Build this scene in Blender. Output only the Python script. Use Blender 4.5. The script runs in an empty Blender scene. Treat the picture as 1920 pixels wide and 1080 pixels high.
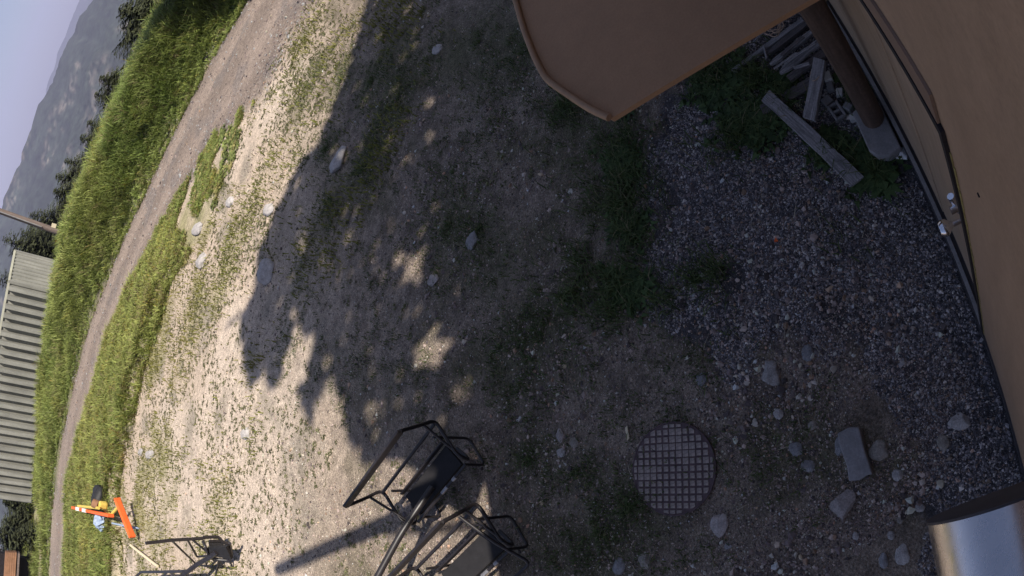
import bpy, math, random
import numpy as np
from mathutils import Vector, Matrix

random.seed(7); RNG = np.random.default_rng(11)
SC = bpy.context.scene; COL = SC.collection
R_ = math.radians

# ------------------------------------------------------------------ camera, sky, sun, exposure
F_PX, NAD, CAM_H = 1200.0, (1862.0, 826.0), 4.5          # fisheye scale (px/rad at 1920), pixel of the nadir, mast height
def _rc(p):
    d = np.array(p, float) - np.array([960., 540.]); r = math.hypot(*d); th = r / F_PX
    u = d / max(r, 1e-9)
    return np.array([u[0]*math.sin(th), -u[1]*math.sin(th), -math.cos(th)])
_up = -_rc(NAD); _fw = np.array([0, 0, -1.0]); _Y = _fw - _up*(_fw @ _up); _Y /= np.linalg.norm(_Y); _X = np.cross(_Y, _up)
ROT = np.array([_X, _Y, _up])                             # camera -> world
def at(px, py, z=0.0):
    d = ROT @ _rc((px, py)); t = (z - CAM_H) / d[2]
    return Vector((d[0]*t, d[1]*t, z))
def azel(px, py):
    d = ROT @ _rc((px, py)); return math.atan2(d[0], d[1]), math.asin(d[2])

cam_d = bpy.data.cameras.new('camera'); cam = bpy.data.objects.new('camera', cam_d); COL.objects.link(cam)
cam.matrix_world = Matrix.Translation((0, 0, CAM_H)) @ Matrix([list(r) for r in ROT]).to_4x4()
cam_d.type = 'PANO'; cam_d.panorama_type = 'FISHEYE_LENS_POLYNOMIAL'
cam_d.sensor_width = 36; cam_d.sensor_fit = 'HORIZONTAL'
cam_d.fisheye_fov = math.pi
cam_d.fisheye_polynomial_k0 = 0; cam_d.fisheye_polynomial_k1 = -(1920/36.0)/F_PX
cam_d.fisheye_polynomial_k2 = 0; cam_d.fisheye_polynomial_k3 = 0; cam_d.fisheye_polynomial_k4 = 0
cam_d.clip_start = 0.01; cam_d.clip_end = 30000
SC.camera = cam

SUN_EL = 51.0; S2 = np.array([0.69, -0.724]); S2 /= np.linalg.norm(S2)     # horizontal direction towards the sun
world = bpy.data.worlds.new('World'); SC.world = world; world.use_nodes = True
wn = world.node_tree.nodes; wl = world.node_tree.links
sky = wn.new('ShaderNodeTexSky'); sky.sky_type = 'NISHITA'; sky.sun_disc = False
sky.sun_elevation = R_(SUN_EL); sky.sun_rotation = math.atan2(S2[0], S2[1])
sky.altitude = 900; sky.air_density = 1.0; sky.dust_density = 2.2; sky.ozone_density = 1.3
wn['Background'].inputs['Strength'].default_value = 0.070
wl.new(sky.outputs[0], wn['Background'].inputs['Color'])
sun_d = bpy.data.lights.new('sun', 'SUN'); sun_d.energy = 5.0; sun_d.angle = R_(0.55); sun_d.color = (1.0, 0.93, 0.82)
sun = bpy.data.objects.new('sun', sun_d); COL.objects.link(sun)
_sd = Vector((S2[0]*math.cos(R_(SUN_EL)), S2[1]*math.cos(R_(SUN_EL)), math.sin(R_(SUN_EL))))
sun.rotation_euler = _sd.to_track_quat('Z', 'Y').to_euler(); sun.location = (10, -10, 30)
vs = SC.view_settings; vs.view_transform = 'Standard'; vs.look = 'None'; vs.exposure = 0.7; vs.gamma = 1; vs.use_curve_mapping = False
SC.cycles.use_denoising = True; SC.cycles.max_bounces = 6; SC.cycles.diffuse_bounces = 3; SC.cycles.volume_bounces = 0
SC.cycles.transparent_max_bounces = 8; SC.cycles.caustics_reflective = False; SC.cycles.caustics_refractive = False

# ------------------------------------------------------------------ helpers
WD = Vector((0.816, 0.578, 0)).normalized(); WN = Vector((WD.y, -WD.x, 0))   # along the wall, into the wall
WALL = 0.15
def wp(a, n, z): return WD*a + WN*n + Vector((0, 0, z))

def _lattice(seed, n=256): return np.random.default_rng(seed).random((n, n))
_L = [_lattice(s) for s in range(8)]
def vnoise(x, y, s=0):
    L = _L[s % 8]; xi = np.floor(x).astype(int); yi = np.floor(y).astype(int); fx = x-xi; fy = y-yi
    fx = fx*fx*(3-2*fx); fy = fy*fy*(3-2*fy)
    a = L[xi % 256, yi % 256]; b = L[(xi+1) % 256, yi % 256]; c = L[xi % 256, (yi+1) % 256]; d = L[(xi+1) % 256, (yi+1) % 256]
    return (a*(1-fx)+b*fx)*(1-fy)+(c*(1-fx)+d*fx)*fy
def fbm(x, y, o=4, s=0):
    x = np.asarray(x, float); y = np.asarray(y, float); v = 0; a = .5; t = 0
    for i in range(o):
        v = v + a*vnoise(x*2**i+17.3*i+1000, y*2**i+9.1*i+1000, s+i); t += a; a *= .5
    return v/t
def sstep(a, b, x):
    t = np.clip((np.asarray(x, float)-a)/(b-a), 0, 1); return t*t*(3-2*t)

def fast_mesh(name, V, T, col=None, smooth=False):
    """V (n,3), T (m,k) all faces of k corners"""
    V = np.ascontiguousarray(V, dtype=np.float32); T = np.ascontiguousarray(T, dtype=np.int32)
    m = bpy.data.meshes.new(name); k = T.shape[1]
    m.vertices.add(len(V)); m.vertices.foreach_set('co', V.ravel())
    m.loops.add(T.size); m.loops.foreach_set('vertex_index', T.ravel())
    m.polygons.add(len(T)); m.polygons.foreach_set('loop_start', np.arange(0, T.size, k, dtype=np.int32))
    m.polygons.foreach_set('loop_total', np.full(len(T), k, dtype=np.int32))
    m.polygons.foreach_set('use_smooth', np.full(len(T), smooth, dtype=bool))
    m.update(calc_edges=True)
    if col is not None:
        c = np.ones((len(V), 4), np.float32); c[:, :3] = col
        at_ = m.attributes.new('col', 'FLOAT_COLOR', 'POINT'); at_.data.foreach_set('color', c.ravel())
    return m

def link(name, mesh, mat=None, parent=None):
    o = bpy.data.objects.new(name, mesh); COL.objects.link(o)
    if mat is not None and mesh is not None and not mesh.materials: mesh.materials.append(mat)
    if parent is not None: o.parent = parent
    return o
def tag(o, label=None, cat=None, group=None, kind=None):
    if label: o['label'] = label
    if cat: o['category'] = cat
    if group: o['group'] = group
    if kind: o['kind'] = kind
    return o
def empty(name, loc=(0, 0, 0), rz=0.0):
    o = bpy.data.objects.new(name, None); COL.objects.link(o); o.location = loc; o.rotation_euler = (0, 0, rz); o.empty_display_size = .2
    return o

class MB:
    def __init__(s): s.v = []; s.f = []
    def add(s, V, F):
        b = len(s.v); s.v += [tuple(p) for p in V]; s.f += [tuple(i+b for i in f) for f in F]; return s
    def box(s, c, size, M=None, taper=1.0):
        hx, hy, hz = [a/2 for a in size]
        P = [Vector((x*hx*(taper if z > 0 else 1), y*hy*(taper if z > 0 else 1), z*hz)) for z in (-1, 1) for y in (-1, 1) for x in (-1, 1)]
        if M is not None: P = [M @ p for p in P]
        P = [p + Vector(c) for p in P]
        return s.add(P, [(0, 2, 3, 1), (4, 5, 7, 6), (0, 1, 5, 4), (2, 6, 7, 3), (0, 4, 6, 2), (1, 3, 7, 5)])
    def hexa(s, P):   # eight corners: bottom 0-3 ring, top 4-7 ring
        return s.add(P, [(3, 2, 1, 0), (4, 5, 6, 7), (0, 1, 5, 4), (1, 2, 6, 5), (2, 3, 7, 6), (3, 0, 4, 7)])
    def bar(s, a, b, w, h, up=Vector((0, 0, 1))):
        a = Vector(a); b = Vector(b); d = (b-a).normalized(); side = d.cross(up)
        if side.length < 1e-4: side = d.cross(Vector((1, 0, 0)))
        side.normalize(); u2 = side.cross(d).normalized()
        P = []
        for e in (a, b): P += [e - side*w/2 - u2*h/2, e + side*w/2 - u2*h/2, e + side*w/2 + u2*h/2, e - side*w/2 + u2*h/2]
        return s.add(P, [(0, 1, 2, 3), (7, 6, 5, 4), (0, 4, 5, 1), (1, 5, 6, 2), (2, 6, 7, 3), (3, 7, 4, 0)])
    def tube(s, pts, r, seg=8, fillet=0.0, cyclic=False):
        pts = [Vector(p) for p in pts]
        if fillet > 0:
            q = []
            n = len(pts)
            for i, p in enumerate(pts):
                if (i == 0 or i == n-1) and not cyclic: q.append(p); continue
                a = pts[i-1]; b = pts[(i+1) % n]; da = (a-p); db = (b-p); f = min(fillet, da.length*.45, db.length*.45)
                A = p+da.normalized()*f; B = p+db.normalized()*f
                for t in (0, .25, .5, .75, 1): q.append(A.lerp(p, t).lerp(p.lerp(B, t), t))
            pts = q
        n = len(pts); rr = r if isinstance(r, (list, tuple)) else None
        V = []; ref = None
        for i, p in enumerate(pts):
            if cyclic: d = pts[(i+1) % n]-pts[i-1]
            else: d = pts[min(i+1, n-1)]-pts[max(i-1, 0)]
            d.normalize()
            if ref is None: ref = d.orthogonal().normalized()
            ref = (ref - d*ref.dot(d)); ref = ref.normalized() if ref.length > 1e-6 else d.orthogonal().normalized()
            b = d.cross(ref)
            rad = (rr[0]+(rr[1]-rr[0])*i/(n-1)) if rr else r
            for k in range(seg):
                t = 2*math.pi*k/seg; V.append(p + ref*math.cos(t)*rad + b*math.sin(t)*rad)
        F = []
        for i in range(n if cyclic else n-1):
            j = (i+1) % n
            for k in range(seg): k2 = (k+1) % seg; F.append((i*seg+k, i*seg+k2, j*seg+k2, j*seg+k))
        if not cyclic: F.append(tuple(range(seg-1, -1, -1))); F.append(tuple((n-1)*seg+k for k in range(seg)))
        return s.add(V, F)
    def prism(s, poly, z0, z1):     # poly list of (x,y)
        n = len(poly); V = [(x, y, z0) for x, y in poly]+[(x, y, z1) for x, y in poly]
        return s.add(V, [tuple(range(n-1, -1, -1)), tuple(range(n, 2*n))]+[(i, (i+1) % n, n+(i+1) % n, n+i) for i in range(n)])
    def mesh(s, name, smooth=False, bevel=0.0):
        m = bpy.data.meshes.new(name); m.from_pydata(s.v, [], s.f); m.update()
        if smooth:
            m.polygons.foreach_set('use_smooth', [True]*len(m.polygons))
            try: m.set_sharp_from_angle(angle=R_(50))
            except Exception: pass
        return m
    def build(s, name, mat, parent=None, smooth=False, bevel=0.0):
        o = link(name, s.mesh(name, smooth), mat, parent)
        if bevel:
            b = o.modifiers.new('bevel', 'BEVEL'); b.width = bevel; b.segments = 2; b.limit_method = 'ANGLE'
        return o

# ------------------------------------------------------------------ materials
def mat(name, base=(.5, .5, .5), rough=.8, metal=0.0, vcol=False, noise=None, bump=None, spec=.3, trans=0.0, rn=None):
    """noise: list of (scale, amount, detail) brightness noises; bump: (scale, strength, distance)"""
    m = bpy.data.materials.new(name); m.use_nodes = True; nt = m.node_tree; N = nt.nodes; Lk = nt.links
    b = N['Principled BSDF']; b.inputs['Roughness'].default_value = rough; b.inputs['Metallic'].default_value = metal
    b.inputs['Specular IOR Level'].default_value = spec
    if vcol:
        a = N.new('ShaderNodeAttribute'); a.attribute_name = 'col'; c = a.outputs['Color']
    else:
        rgb = N.new('ShaderNodeRGB'); rgb.outputs[0].default_value = (*base, 1); c = rgb.outputs[0]
    tc = N.new('ShaderNodeTexCoord'); co = tc.outputs['Object']
    for nz in (noise or []):
        sc, amt, det = nz[:3]
        t = N.new('ShaderNodeTexNoise'); t.inputs['Scale'].default_value = sc; t.inputs['Detail'].default_value = det; t.inputs['Roughness'].default_value = .65
        if len(nz) > 3:
            mp = N.new('ShaderNodeMapping'); mp.inputs['Scale'].default_value = nz[3]; Lk.new(co, mp.inputs[0]); Lk.new(mp.outputs[0], t.inputs['Vector'])
        else: Lk.new(co, t.inputs['Vector'])
        mr = N.new('ShaderNodeMapRange'); mr.inputs[1].default_value = .3; mr.inputs[2].default_value = .7
        mr.inputs[3].default_value = 1-amt; mr.inputs[4].default_value = 1+amt; Lk.new(t.outputs['Fac'], mr.inputs[0])
        mx = N.new('ShaderNodeMix'); mx.data_type = 'RGBA'; mx.blend_type = 'MULTIPLY'; mx.inputs[0].default_value = 1
        Lk.new(c, mx.inputs[6]); Lk.new(mr.outputs[0], mx.inputs[7]); c = mx.outputs[2]
    Lk.new(c, b.inputs['Base Color'])
    if bump:
        t = N.new('ShaderNodeTexNoise'); t.inputs['Scale'].default_value = bump[0]; t.inputs['Detail'].default_value = 5; Lk.new(co, t.inputs['Vector'])
        bp = N.new('ShaderNodeBump'); bp.inputs['Strength'].default_value = bump[1]; bp.inputs['Distance'].default_value = bump[2]
        Lk.new(t.outputs['Fac'], bp.inputs['Height']); Lk.new(bp.outputs[0], b.inputs['Normal'])
    if rn:
        t = N.new('ShaderNodeTexNoise'); t.inputs['Scale'].default_value = rn[0]; t.inputs['Detail'].default_value = 6; mp = N.new('ShaderNodeMapping'); mp.inputs['Scale'].default_value = rn[2]; Lk.new(co, mp.inputs[0]); Lk.new(mp.outputs[0], t.inputs['Vector'])
        mr = N.new('ShaderNodeMapRange'); mr.inputs[1].default_value = .3; mr.inputs[2].default_value = .7; mr.inputs[3].default_value = max(.03, rough-rn[1]); mr.inputs[4].default_value = rough+rn[1]; Lk.new(t.outputs['Fac'], mr.inputs[0]); Lk.new(mr.outputs[0], b.inputs['Roughness'])
    if trans > 0:
        tr = N.new('ShaderNodeBsdfTranslucent'); Lk.new(c, tr.inputs[0]); ms = N.new('ShaderNodeMixShader'); ms.inputs[0].default_value = trans
        Lk.new(b.outputs[0], ms.inputs[1]); Lk.new(tr.outputs[0], ms.inputs[2]); Lk.new(ms.outputs[0], N['Material Output'].inputs[0])
    return m

M = {}
M['ground'] = mat('ground_soil', vcol=True, rough=.95, spec=.1, noise=[(9, .28, 6), (45, .5, 5), (170, .55, 3)], bump=(55, 1.0, .035))
M['grass'] = mat('grass_blades', vcol=True, rough=.6, spec=.25, trans=.4)
M['weed'] = mat('weed_leaves', vcol=True, rough=.65, spec=.2, trans=.2)
M['gravel'] = mat('gravel_stones', vcol=True, rough=.8, spec=.25)
M['rock'] = mat('rock', vcol=True, rough=.88, spec=.2, noise=[(14, .25, 5), (90, .3, 3)], bump=(60, .6, .01))
M['needle'] = mat('needles', vcol=True, rough=.7, spec=.15, trans=.12)
M['leaf'] = mat('leaves', vcol=True, rough=.6, spec=.2, trans=.25)
M['bark'] = mat('bark', (.13, .1, .08), .95, noise=[(6, .4, 5, (4, 4, .6))], bump=(20, 1, .03))
M['mountain'] = mat('forest_slope', vcol=True, rough=1, spec=0, noise=[(.010, .45, 6), (.05, .6, 5)])
M['wall'] = mat('tan_painted_wall', (.32, .22, .15), .72, noise=[(1.2, .10, 4), (30, .07, 4), (5, .08, 5, (2.5, 2.5, .25)), (140, .08, 2)], bump=(120, .06, .003), spec=.3)
M['door'] = mat('tan_painted_door', (.34, .255, .185), .62, noise=[(1.5, .10, 4), (40, .08, 3), (6, .14, 5, (3, 3, .3))], spec=.35)
M['trim'] = mat('brown_trim', (.2, .135, .1), .7, noise=[(3, .12, 4)])
M['gap'] = mat('dark_gap', (.02, .016, .018), .9)
M['seal'] = mat('weather_seal', (.30, .25, .10), .85, noise=[(30, .3, 3)])
M['canopy'] = mat('brown_canopy_sheet', (.33, .19, .105), .7, noise=[(.9, .09, 4), (12, .06, 5), (90, .08, 3)], bump=(90, .05, .003))
M['rim'] = mat('canopy_rim', (.34, .21, .125), .65, noise=[(8, .12, 4)])
M['post'] = mat('dark_stained_post', (.085, .058, .045), .85, noise=[(5, .35, 5, (6, 6, .5)), (40, .2, 3)], bump=(40, .4, .006))
M['concrete'] = mat('grey_concrete', (.24, .23, .235), .92, noise=[(6, .22, 5), (70, .15, 3)], bump=(60, .4, .004))
M['whiteblock'] = mat('pale_masonry', (.5, .48, .46), .9, noise=[(18, .2, 5)])
M['chrome'] = mat('chrome', (.75, .75, .78), .18, 1.0)
M['steel'] = mat('stainless_steel', (.58, .56, .57), .27, 1.0, noise=[(5, .08, 5)], rn=(14, .06, (1, 5, 5)))
M['blackrim'] = mat('black_end_cap', (.05, .045, .05), .6, noise=[(20, .2, 3)])
M['oldwood'] = mat('weathered_grey_wood', (.25, .235, .24), .92, noise=[(4, .6, 6, (1, 16, 16)), (60, .2, 3)], bump=(40, .6, .006))
M['oldwood2'] = mat('weathered_dark_wood', (.12, .105, .105), .92, noise=[(4, .4, 5, (1, 14, 14)), (60, .2, 3)], bump=(40, .6, .006))
M['rope'] = mat('tan_rope', (.42, .3, .22), .9, noise=[(60, .3, 3)])
M['iron'] = mat('rusty_cast_cover', (.27, .225, .205), .85, noise=[(10, .3, 5), (80, .25, 3)], bump=(120, .3, .003))
M['irondark'] = mat('rusty_cast_recess', (.10, .07, .075), .9, noise=[(20, .3, 4)])
M['blacksteel'] = mat('black_chair_paint', (.02, .017, .019), .42, noise=[(25, .35, 4)], spec=.5)
M['seat'] = mat('black_seat_pad', (.016, .015, .017), .75, noise=[(12, .25, 4)], spec=.35)
M['scuff_highlight'] = mat('scuffed_highlight_steel', (.42, .4, .4), .4, .7, noise=[(60, .4, 3)])
M['orange'] = mat('orange_plastic', (.78, .13, .03), .55, noise=[(12, .12, 3)])
M['whitepl'] = mat('white_reflective', (.75, .73, .72), .5)
M['yellow'] = mat('yellow_plastic', (.6, .45, .1), .6, noise=[(14, .12, 3)])
M['blue'] = mat('blue_tarp', (.28, .35, .48), .6, noise=[(40, .35, 3)])
M['bag'] = mat('black_bag', (.02, .02, .022), .6, noise=[(10, .3, 3)])
M['red'] = mat('red_cloth', (.42, .05, .05), .85)
M['palewood'] = mat('fresh_pale_wood', (.62, .53, .38), .75, noise=[(20, .15, 3)])
M['polewood'] = mat('utility_pole_wood', (.17, .13, .115), .95, noise=[(3, .35, 5, (5, 5, .4))], bump=(20, .6, .02))
M['container'] = mat('grey_green_steel', (.24, .235, .21), .6, noise=[(.7, .14, 4), (9, .1, 4), (3, .22, 5, (1.5, 1.5, .12))], spec=.4)
M['contedge'] = mat('pale_steel_rail', (.42, .41, .33), .55, noise=[(2, .15, 4)])
M['rustplank'] = mat('reddish_board', (.25, .13, .075), .85, noise=[(2, .3, 5)])

# ------------------------------------------------------------------ terrain
def poly_az(pts, ext):
    P = [(math.atan2(a[0], a[1]), math.hypot(a[0], a[1])) for a in list(pts)+list(ext)]
    P.sort(); return np.array([p[0] for p in P]), np.array([p[1] for p in P])
def pxl(l, z=0.0): return [at(x, y, z)[:2] for x, y in l]
A_L, R_L = poly_az(pxl([(440,40),(410,90),(330,240),(270,370),(240,430),(200,530),(165,620),(140,720),(118,820),(105,900),(97,980),(92,1080)]), [(10,15.2),(16,11),(26,4),(-35,30),(-60,20),(-70,0)])
A_R, R_R = poly_az(pxl([(560,40),(520,110),(470,200),(410,250),(360,330),(300,430),(255,520),(215,620),(185,720),(155,820),(133,900),(130,1000),(128,1080)]), [(8,10.6),(14,7.3),(22,1),(-30,22),(-50,12),(-60,0)])
A_B, R_B = poly_az(pxl([(470,205),(460,230),(420,330),(390,430),(320,530),(300,600),(270,700),(250,800),(225,900),(225,1000),(230,1080)]), [(8,10.6),(14,7.3),(22,1),(-16,12),(-30,4),(-40,-4)])
_cz = [(290,100,1.7),(240,170,1.7),(215,230,1.75),(180,300,1.8),(145,380,1.9),(125,440,1.9),(112,500,1.75),(105,560,1.5),(85,650,1.15),(75,720,.95),(70,800,.75),(65,900,.55),(58,950,.45),(54,1080,.35)]
A_C = []; R_C = []; Z_C = []
for x, y, z in _cz:
    p = at(x, y, z); A_C.append(math.atan2(p.x, p.y)); R_C.append(math.hypot(p.x, p.y)); Z_C.append(z-.35)
A_C += [R_(22), R_(45), R_(75), R_(-50), R_(-80)]; R_C += [23, 24, 30, 46, 60]; Z_C += [1.3, 1.2, 1, 0, 0]
_o = np.argsort(A_C); A_C = np.array(A_C)[_o]; R_C = np.array(R_C)[_o]; Z_C = np.array(Z_C)[_o]
PATH = [at(66, 935, .2), at(72, 985, .2), at(76, 1030, .2), at(75, 1085, .2), Vector((-46, 40, 0))]
def seg_dist(x, y, pts):
    d = np.full(np.shape(x), 1e9)
    for a, b in zip(pts[:-1], pts[1:]):
        vx, vy = b[0]-a[0], b[1]-a[1]; t = np.clip(((x-a[0])*vx+(y-a[1])*vy)/(vx*vx+vy*vy), 0, 1)
        d = np.minimum(d, np.hypot(x-a[0]-vx*t, y-a[1]-vy*t))
    return d
def in_poly(x, y, P):
    c = np.zeros(np.shape(x), bool); n = len(P)
    for i in range(n):
        x0, y0 = P[i][0], P[i][1]; x1, y1 = P[(i+1) % n][0], P[(i+1) % n][1]
        cond = ((y0 > y) != (y1 > y)) & (x < (x1-x0)*(y-y0)/((y1-y0) if y1 != y0 else 1e-9)+x0); c ^= cond
    return c
def zones(x, y):
    az = np.arctan2(x, y); r = np.hypot(x, y)
    wob = (fbm(x*.9, y*.9, 3, 2)-.5)
    rb = np.interp(az, A_B, R_B)+wob*1.3; rr = np.interp(az, A_R, R_R)+wob*.5; rl = np.interp(az, A_L, R_L)+(fbm(x*1.7, y*1.7, 3, 5)-.5)*1.0
    rc = np.interp(az, A_C, R_C); zc = np.interp(az, A_C, Z_C)
    rc = np.maximum(rc, rl+3.0)
    return az, r, rb, rr, rl, rc, zc
def height(x, y):
    x = np.asarray(x, float); y = np.asarray(y, float)
    az, r, rb, rr, rl, rc, zc = zones(x, y)
    front = (np.abs(az) < R_(80))
    near = np.exp(-(r/25)**2)
    z = near*((fbm(x*.8, y*.8, 3, 1)-.5)*.10 + (fbm(x*5, y*5, 3, 3)-.5)*.035)
    wide = sstep(.3, 1.6, rr-rb)
    b = wide*.26*np.clip((R_(-2)-az)*6, .08, 1)*sstep(0, .35, r-rb)*(1-sstep(rr*1-.9, rr, r))
    z = z + np.where(front, b, 0)
    road = sstep(-.3, .3, r-rr)*(1-sstep(-.2, .3, r-rl))
    z = z + np.where(front, road*(.03-.05*np.exp(-((r-(rr+.3*(rl-rr)))/.35)**2)-.05*np.exp(-((r-(rr+.72*(rl-rr)))/.35)**2)), 0)
    s = sstep(0, 1, (r-rl)/np.maximum(rc-rl, .5))
    z = z + np.where(front, s*zc + (r > rl)*.12*sstep(0, .3, r-rl), 0)
    over = np.where(front, np.maximum(r-rc-2, 0), np.maximum(r-60, 0))
    drop = np.minimum(over, 14)*.1 + np.maximum(over-14, 0)*.42
    return z - np.minimum(drop, 420) + (fbm(x*.05, y*.05, 3, 4)-.5)*np.clip(over*.05, 0, 6)

DARKZ = [at(*p)[:2] for p in [(690,20),(600,280),(500,450),(455,640),(560,780),(700,880),(860,960),(960,1120),(2200,1200),(2200,-100),(900,-100)]]
GRAVEL = [at(*p)[:2] for p in [(1240,190),(1205,330),(1235,430),(1205,520),(1250,610),(1360,660),(1480,635),(1590,645),(1650,720),(1730,800),(1750,870),(1720,960),(1760,1000)]] + [wp(-1.5,-.1,0)[:2], wp(-1.5,.3,0)[:2], wp(3.6,.3,0)[:2]] + [at(*p)[:2] for p in [(1520,20),(1380,60)]]
GREEN = [(1160,260,45),(1170,330,55),(1160,385,60),(1185,440,45),(1150,520,50),(1085,500,40),(1060,560,60),(1030,620,70),(1150,580,40),(980,590,50),(1330,140,45),(1420,150,40),(1380,250,45),(1470,190,40),(1390,140,35),(1300,525,26),(1345,512,24),(1600,440,22),(1650,330,45),(1570,290,35),(900,80,90),(960,110,80),(740,190,70),(720,240,60),(700,150,60),(1060,200,50),(840,420,50),(920,500,60),(900,430,50),(960,720,60),(1000,660,60),(930,660,50),(1180,950,70),(1120,1000,70),(1060,1040,60),(990,860,60),(1080,880,50),(1620,170,30),(1380,630,22),(1000,60,60),(640,150,50),(590,130,40),(560,200,40),(610,280,40),(680,320,60),(620,380,50),(1240,560,24)]
GREENW = [(at(x, y), max(.12, rad*.0042*(at(x, y)-Vector((0, 0, CAM_H))).length/4.5*1.0)) for x, y, rad in GREEN]

def grid_axis(lo, hi, step, far_lo, far_hi):
    c = list(np.arange(lo, hi+step/2, step)); s = step; x = c[-1]
    while x < far_hi: s = min(s*1.13, 260); x += s; c.append(x)
    s = step; x = c[0]; pre = []
    while x > far_lo: s = min(s*1.13, 260); x -= s; pre.append(x)
    return np.array(pre[::-1]+c)
gx = grid_axis(-12, 6, .088, -4500, 4500); gy = grid_axis(-.6, 22, .088, -4500, 4500)
X, Y = np.meshgrid(gx, gy); X = X.ravel(); Y = Y.ravel()
# small irregular offsets keep the near grid from reading as rows
Z = height(X, Y)
az, r, rb, rr, rl, rc, zc = zones(X, Y)
n1 = fbm(X*1.3, Y*1.3, 4, 6); n2 = fbm(X*7, Y*7, 3, 7); n3 = fbm(X*.35+5, Y*.35, 3, 2)
def mixc(c, c2, t): t = np.clip(t, 0, 1)[:, None]; return c*(1-t)+np.array(c2)*t
colr = np.tile(np.array([.49, .395, .315]), (len(X), 1))
colr = mixc(colr, (.57, .475, .395), sstep(.5, .75, n3)*.7)
colr = mixc(colr, (.27, .235, .19), sstep(.55, .8, n1)*.8)
colr = mixc(colr, (.25, .24, .11), sstep(.5, .75, fbm(X*.8+31, Y*.8, 4, 3))*sstep(9, 15, r)*.7)
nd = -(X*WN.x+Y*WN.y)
shade_soil = sstep(9.5, 4.5, nd+(n1-.5)*4)                      # shade painted into the soil colour near the building, plus damp and moss
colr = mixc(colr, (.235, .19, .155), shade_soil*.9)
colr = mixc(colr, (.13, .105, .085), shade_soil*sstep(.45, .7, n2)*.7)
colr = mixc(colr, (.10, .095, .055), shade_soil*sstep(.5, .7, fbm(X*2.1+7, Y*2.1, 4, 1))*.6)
for c, rad in GREENW:
    d = np.hypot(X-c.x, Y-c.y)/rad + (n2-.5)*.9
    colr = mixc(colr, (.085, .088, .048), (1-sstep(.4, 1.4, d))*.5)
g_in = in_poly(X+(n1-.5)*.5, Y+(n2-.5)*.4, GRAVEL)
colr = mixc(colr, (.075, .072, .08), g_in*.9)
front = np.abs(az) < R_(80)
band = front*sstep(.2, .9, rr-rb)*sstep(-.1, .5, r-rb)*(1-sstep(-.4, .1, r-rr))
colr = mixc(colr, (.13, .135, .055), band*.8*np.clip((R_(-5)-az)*8, .12, 1))
road = front*sstep(-.9, .5, r-rr+(n1-.5)*1.2)*(1-sstep(-.15, .15, r-rl))
rt = (r-rr)/np.maximum(rl-rr, .5)
rcol = np.tile(np.array([.215, .172, .148]), (len(X), 1)); rcol = mixc(rcol, (.30, .24, .205), (np.exp(-((rt-.3)/.12)**2)+np.exp(-((rt-.74)/.12)**2))); rcol = mixc(rcol, (.17, .15, .145), sstep(.55, .75, n1)*.6)
colr = colr*(1-road[:, None])+rcol*road[:, None]
bank = front*sstep(-.1, .3, r-rl)
colr = mixc(colr, (.10, .115, .045), bank*.95)
pd = seg_dist(X, Y, PATH); colr = mixc(colr, (.36, .30, .21), (1-sstep(.7, 1.5, pd+(n1-.5)*1.2)))
colr = mixc(colr, (.05, .065, .035), sstep(60, 90, r))
nx, ny = len(gx), len(gy); I = np.arange(nx*ny).reshape(ny, nx)
Q = np.stack([I[:-1, :-1], I[:-1, 1:], I[1:, 1:], I[1:, :-1]], -1).reshape(-1, 4)
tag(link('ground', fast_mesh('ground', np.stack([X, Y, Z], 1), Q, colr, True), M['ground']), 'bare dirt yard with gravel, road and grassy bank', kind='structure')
def hz(x, y): return float(height(np.array([x]), np.array([y]))[0])

# ------------------------------------------------------------------ mountains
def mountain(name, prof, r0, r1, seed, base, label, rough=1.0):
    azs = np.radians(np.linspace(-95, 95, 560)); ts = np.linspace(0, 1, 70); ts2 = np.linspace(1.04, 1.6, 8)
    pa = np.array([p[0] for p in prof]); pe = np.array([p[1] for p in prof])
    V = []; C = []
    for t in list(ts)+list(ts2):
        rr_ = r0+(r1-r0)*t
        top = np.tan(np.interp(azs, pa, pe))*r1 + CAM_H + (fbm(np.degrees(azs)*.9+seed, azs*0, 4, seed)-.5)*r1*.012*rough
        if t <= 1: zz = base+(top-base)*(t**1.25)
        else: zz = top-(t-1)*(r1-r0)*.5
        xx = np.sin(azs)*rr_; yy = np.cos(azs)*rr_
        k = 1/(r1*.11)
        rel = (fbm(xx*k+seed, yy*k, 5, seed+1)-.5)*r1*.05*rough*np.sin(min(t, 1)*math.pi)**.7
        zz = zz+rel+(fbm(xx*k*12, yy*k*12, 2, seed+2)-.5)*r1*.004
        V.append(np.stack([xx, yy, zz], 1))
        rock = sstep(.56, .66, fbm(xx*k*1.5+3, yy*k*1.5, 3, seed+3))*sstep(.5, .66, fbm(xx*k*14, yy*k*14, 3, seed+2))*.55
        c = np.tile(np.array([.03, .038, .03]), (len(azs), 1)); C.append(mixc(c, (.2, .17, .145), rock))
    V = np.concatenate(V); C = np.concatenate(C); na = len(azs); nt = len(V)//na
    I = np.arange(na*nt).reshape(nt, na); Q = np.stack([I[:-1, :-1], I[:-1, 1:], I[1:, 1:], I[1:, :-1]], -1).reshape(-1, 4)
    return tag(link(name, fast_mesh(name, V, Q, C, True), M['mountain']), label, kind='structure')
def ridge(l): return sorted([azel(*p) for p in l])
RID = ridge([(152,32),(137,62),(118,100),(105,135),(86,170),(66,210),(54,240),(42,290),(28,330),(8,382),(-20,440),(-60,540)])
mountain('mountain', [(R_(-95), R_(3.5)), (R_(-40), R_(3.2))]+RID+[(R_(18), R_(-1.2)), (R_(40), R_(-.5)), (R_(95), R_(2))], 900, 2600, 1, -330, 'forested mountain slope with pale rock patches across the valley')
RID2 = ridge([(136,32),(124,62),(112,95),(100,130),(88,160)])
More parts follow.
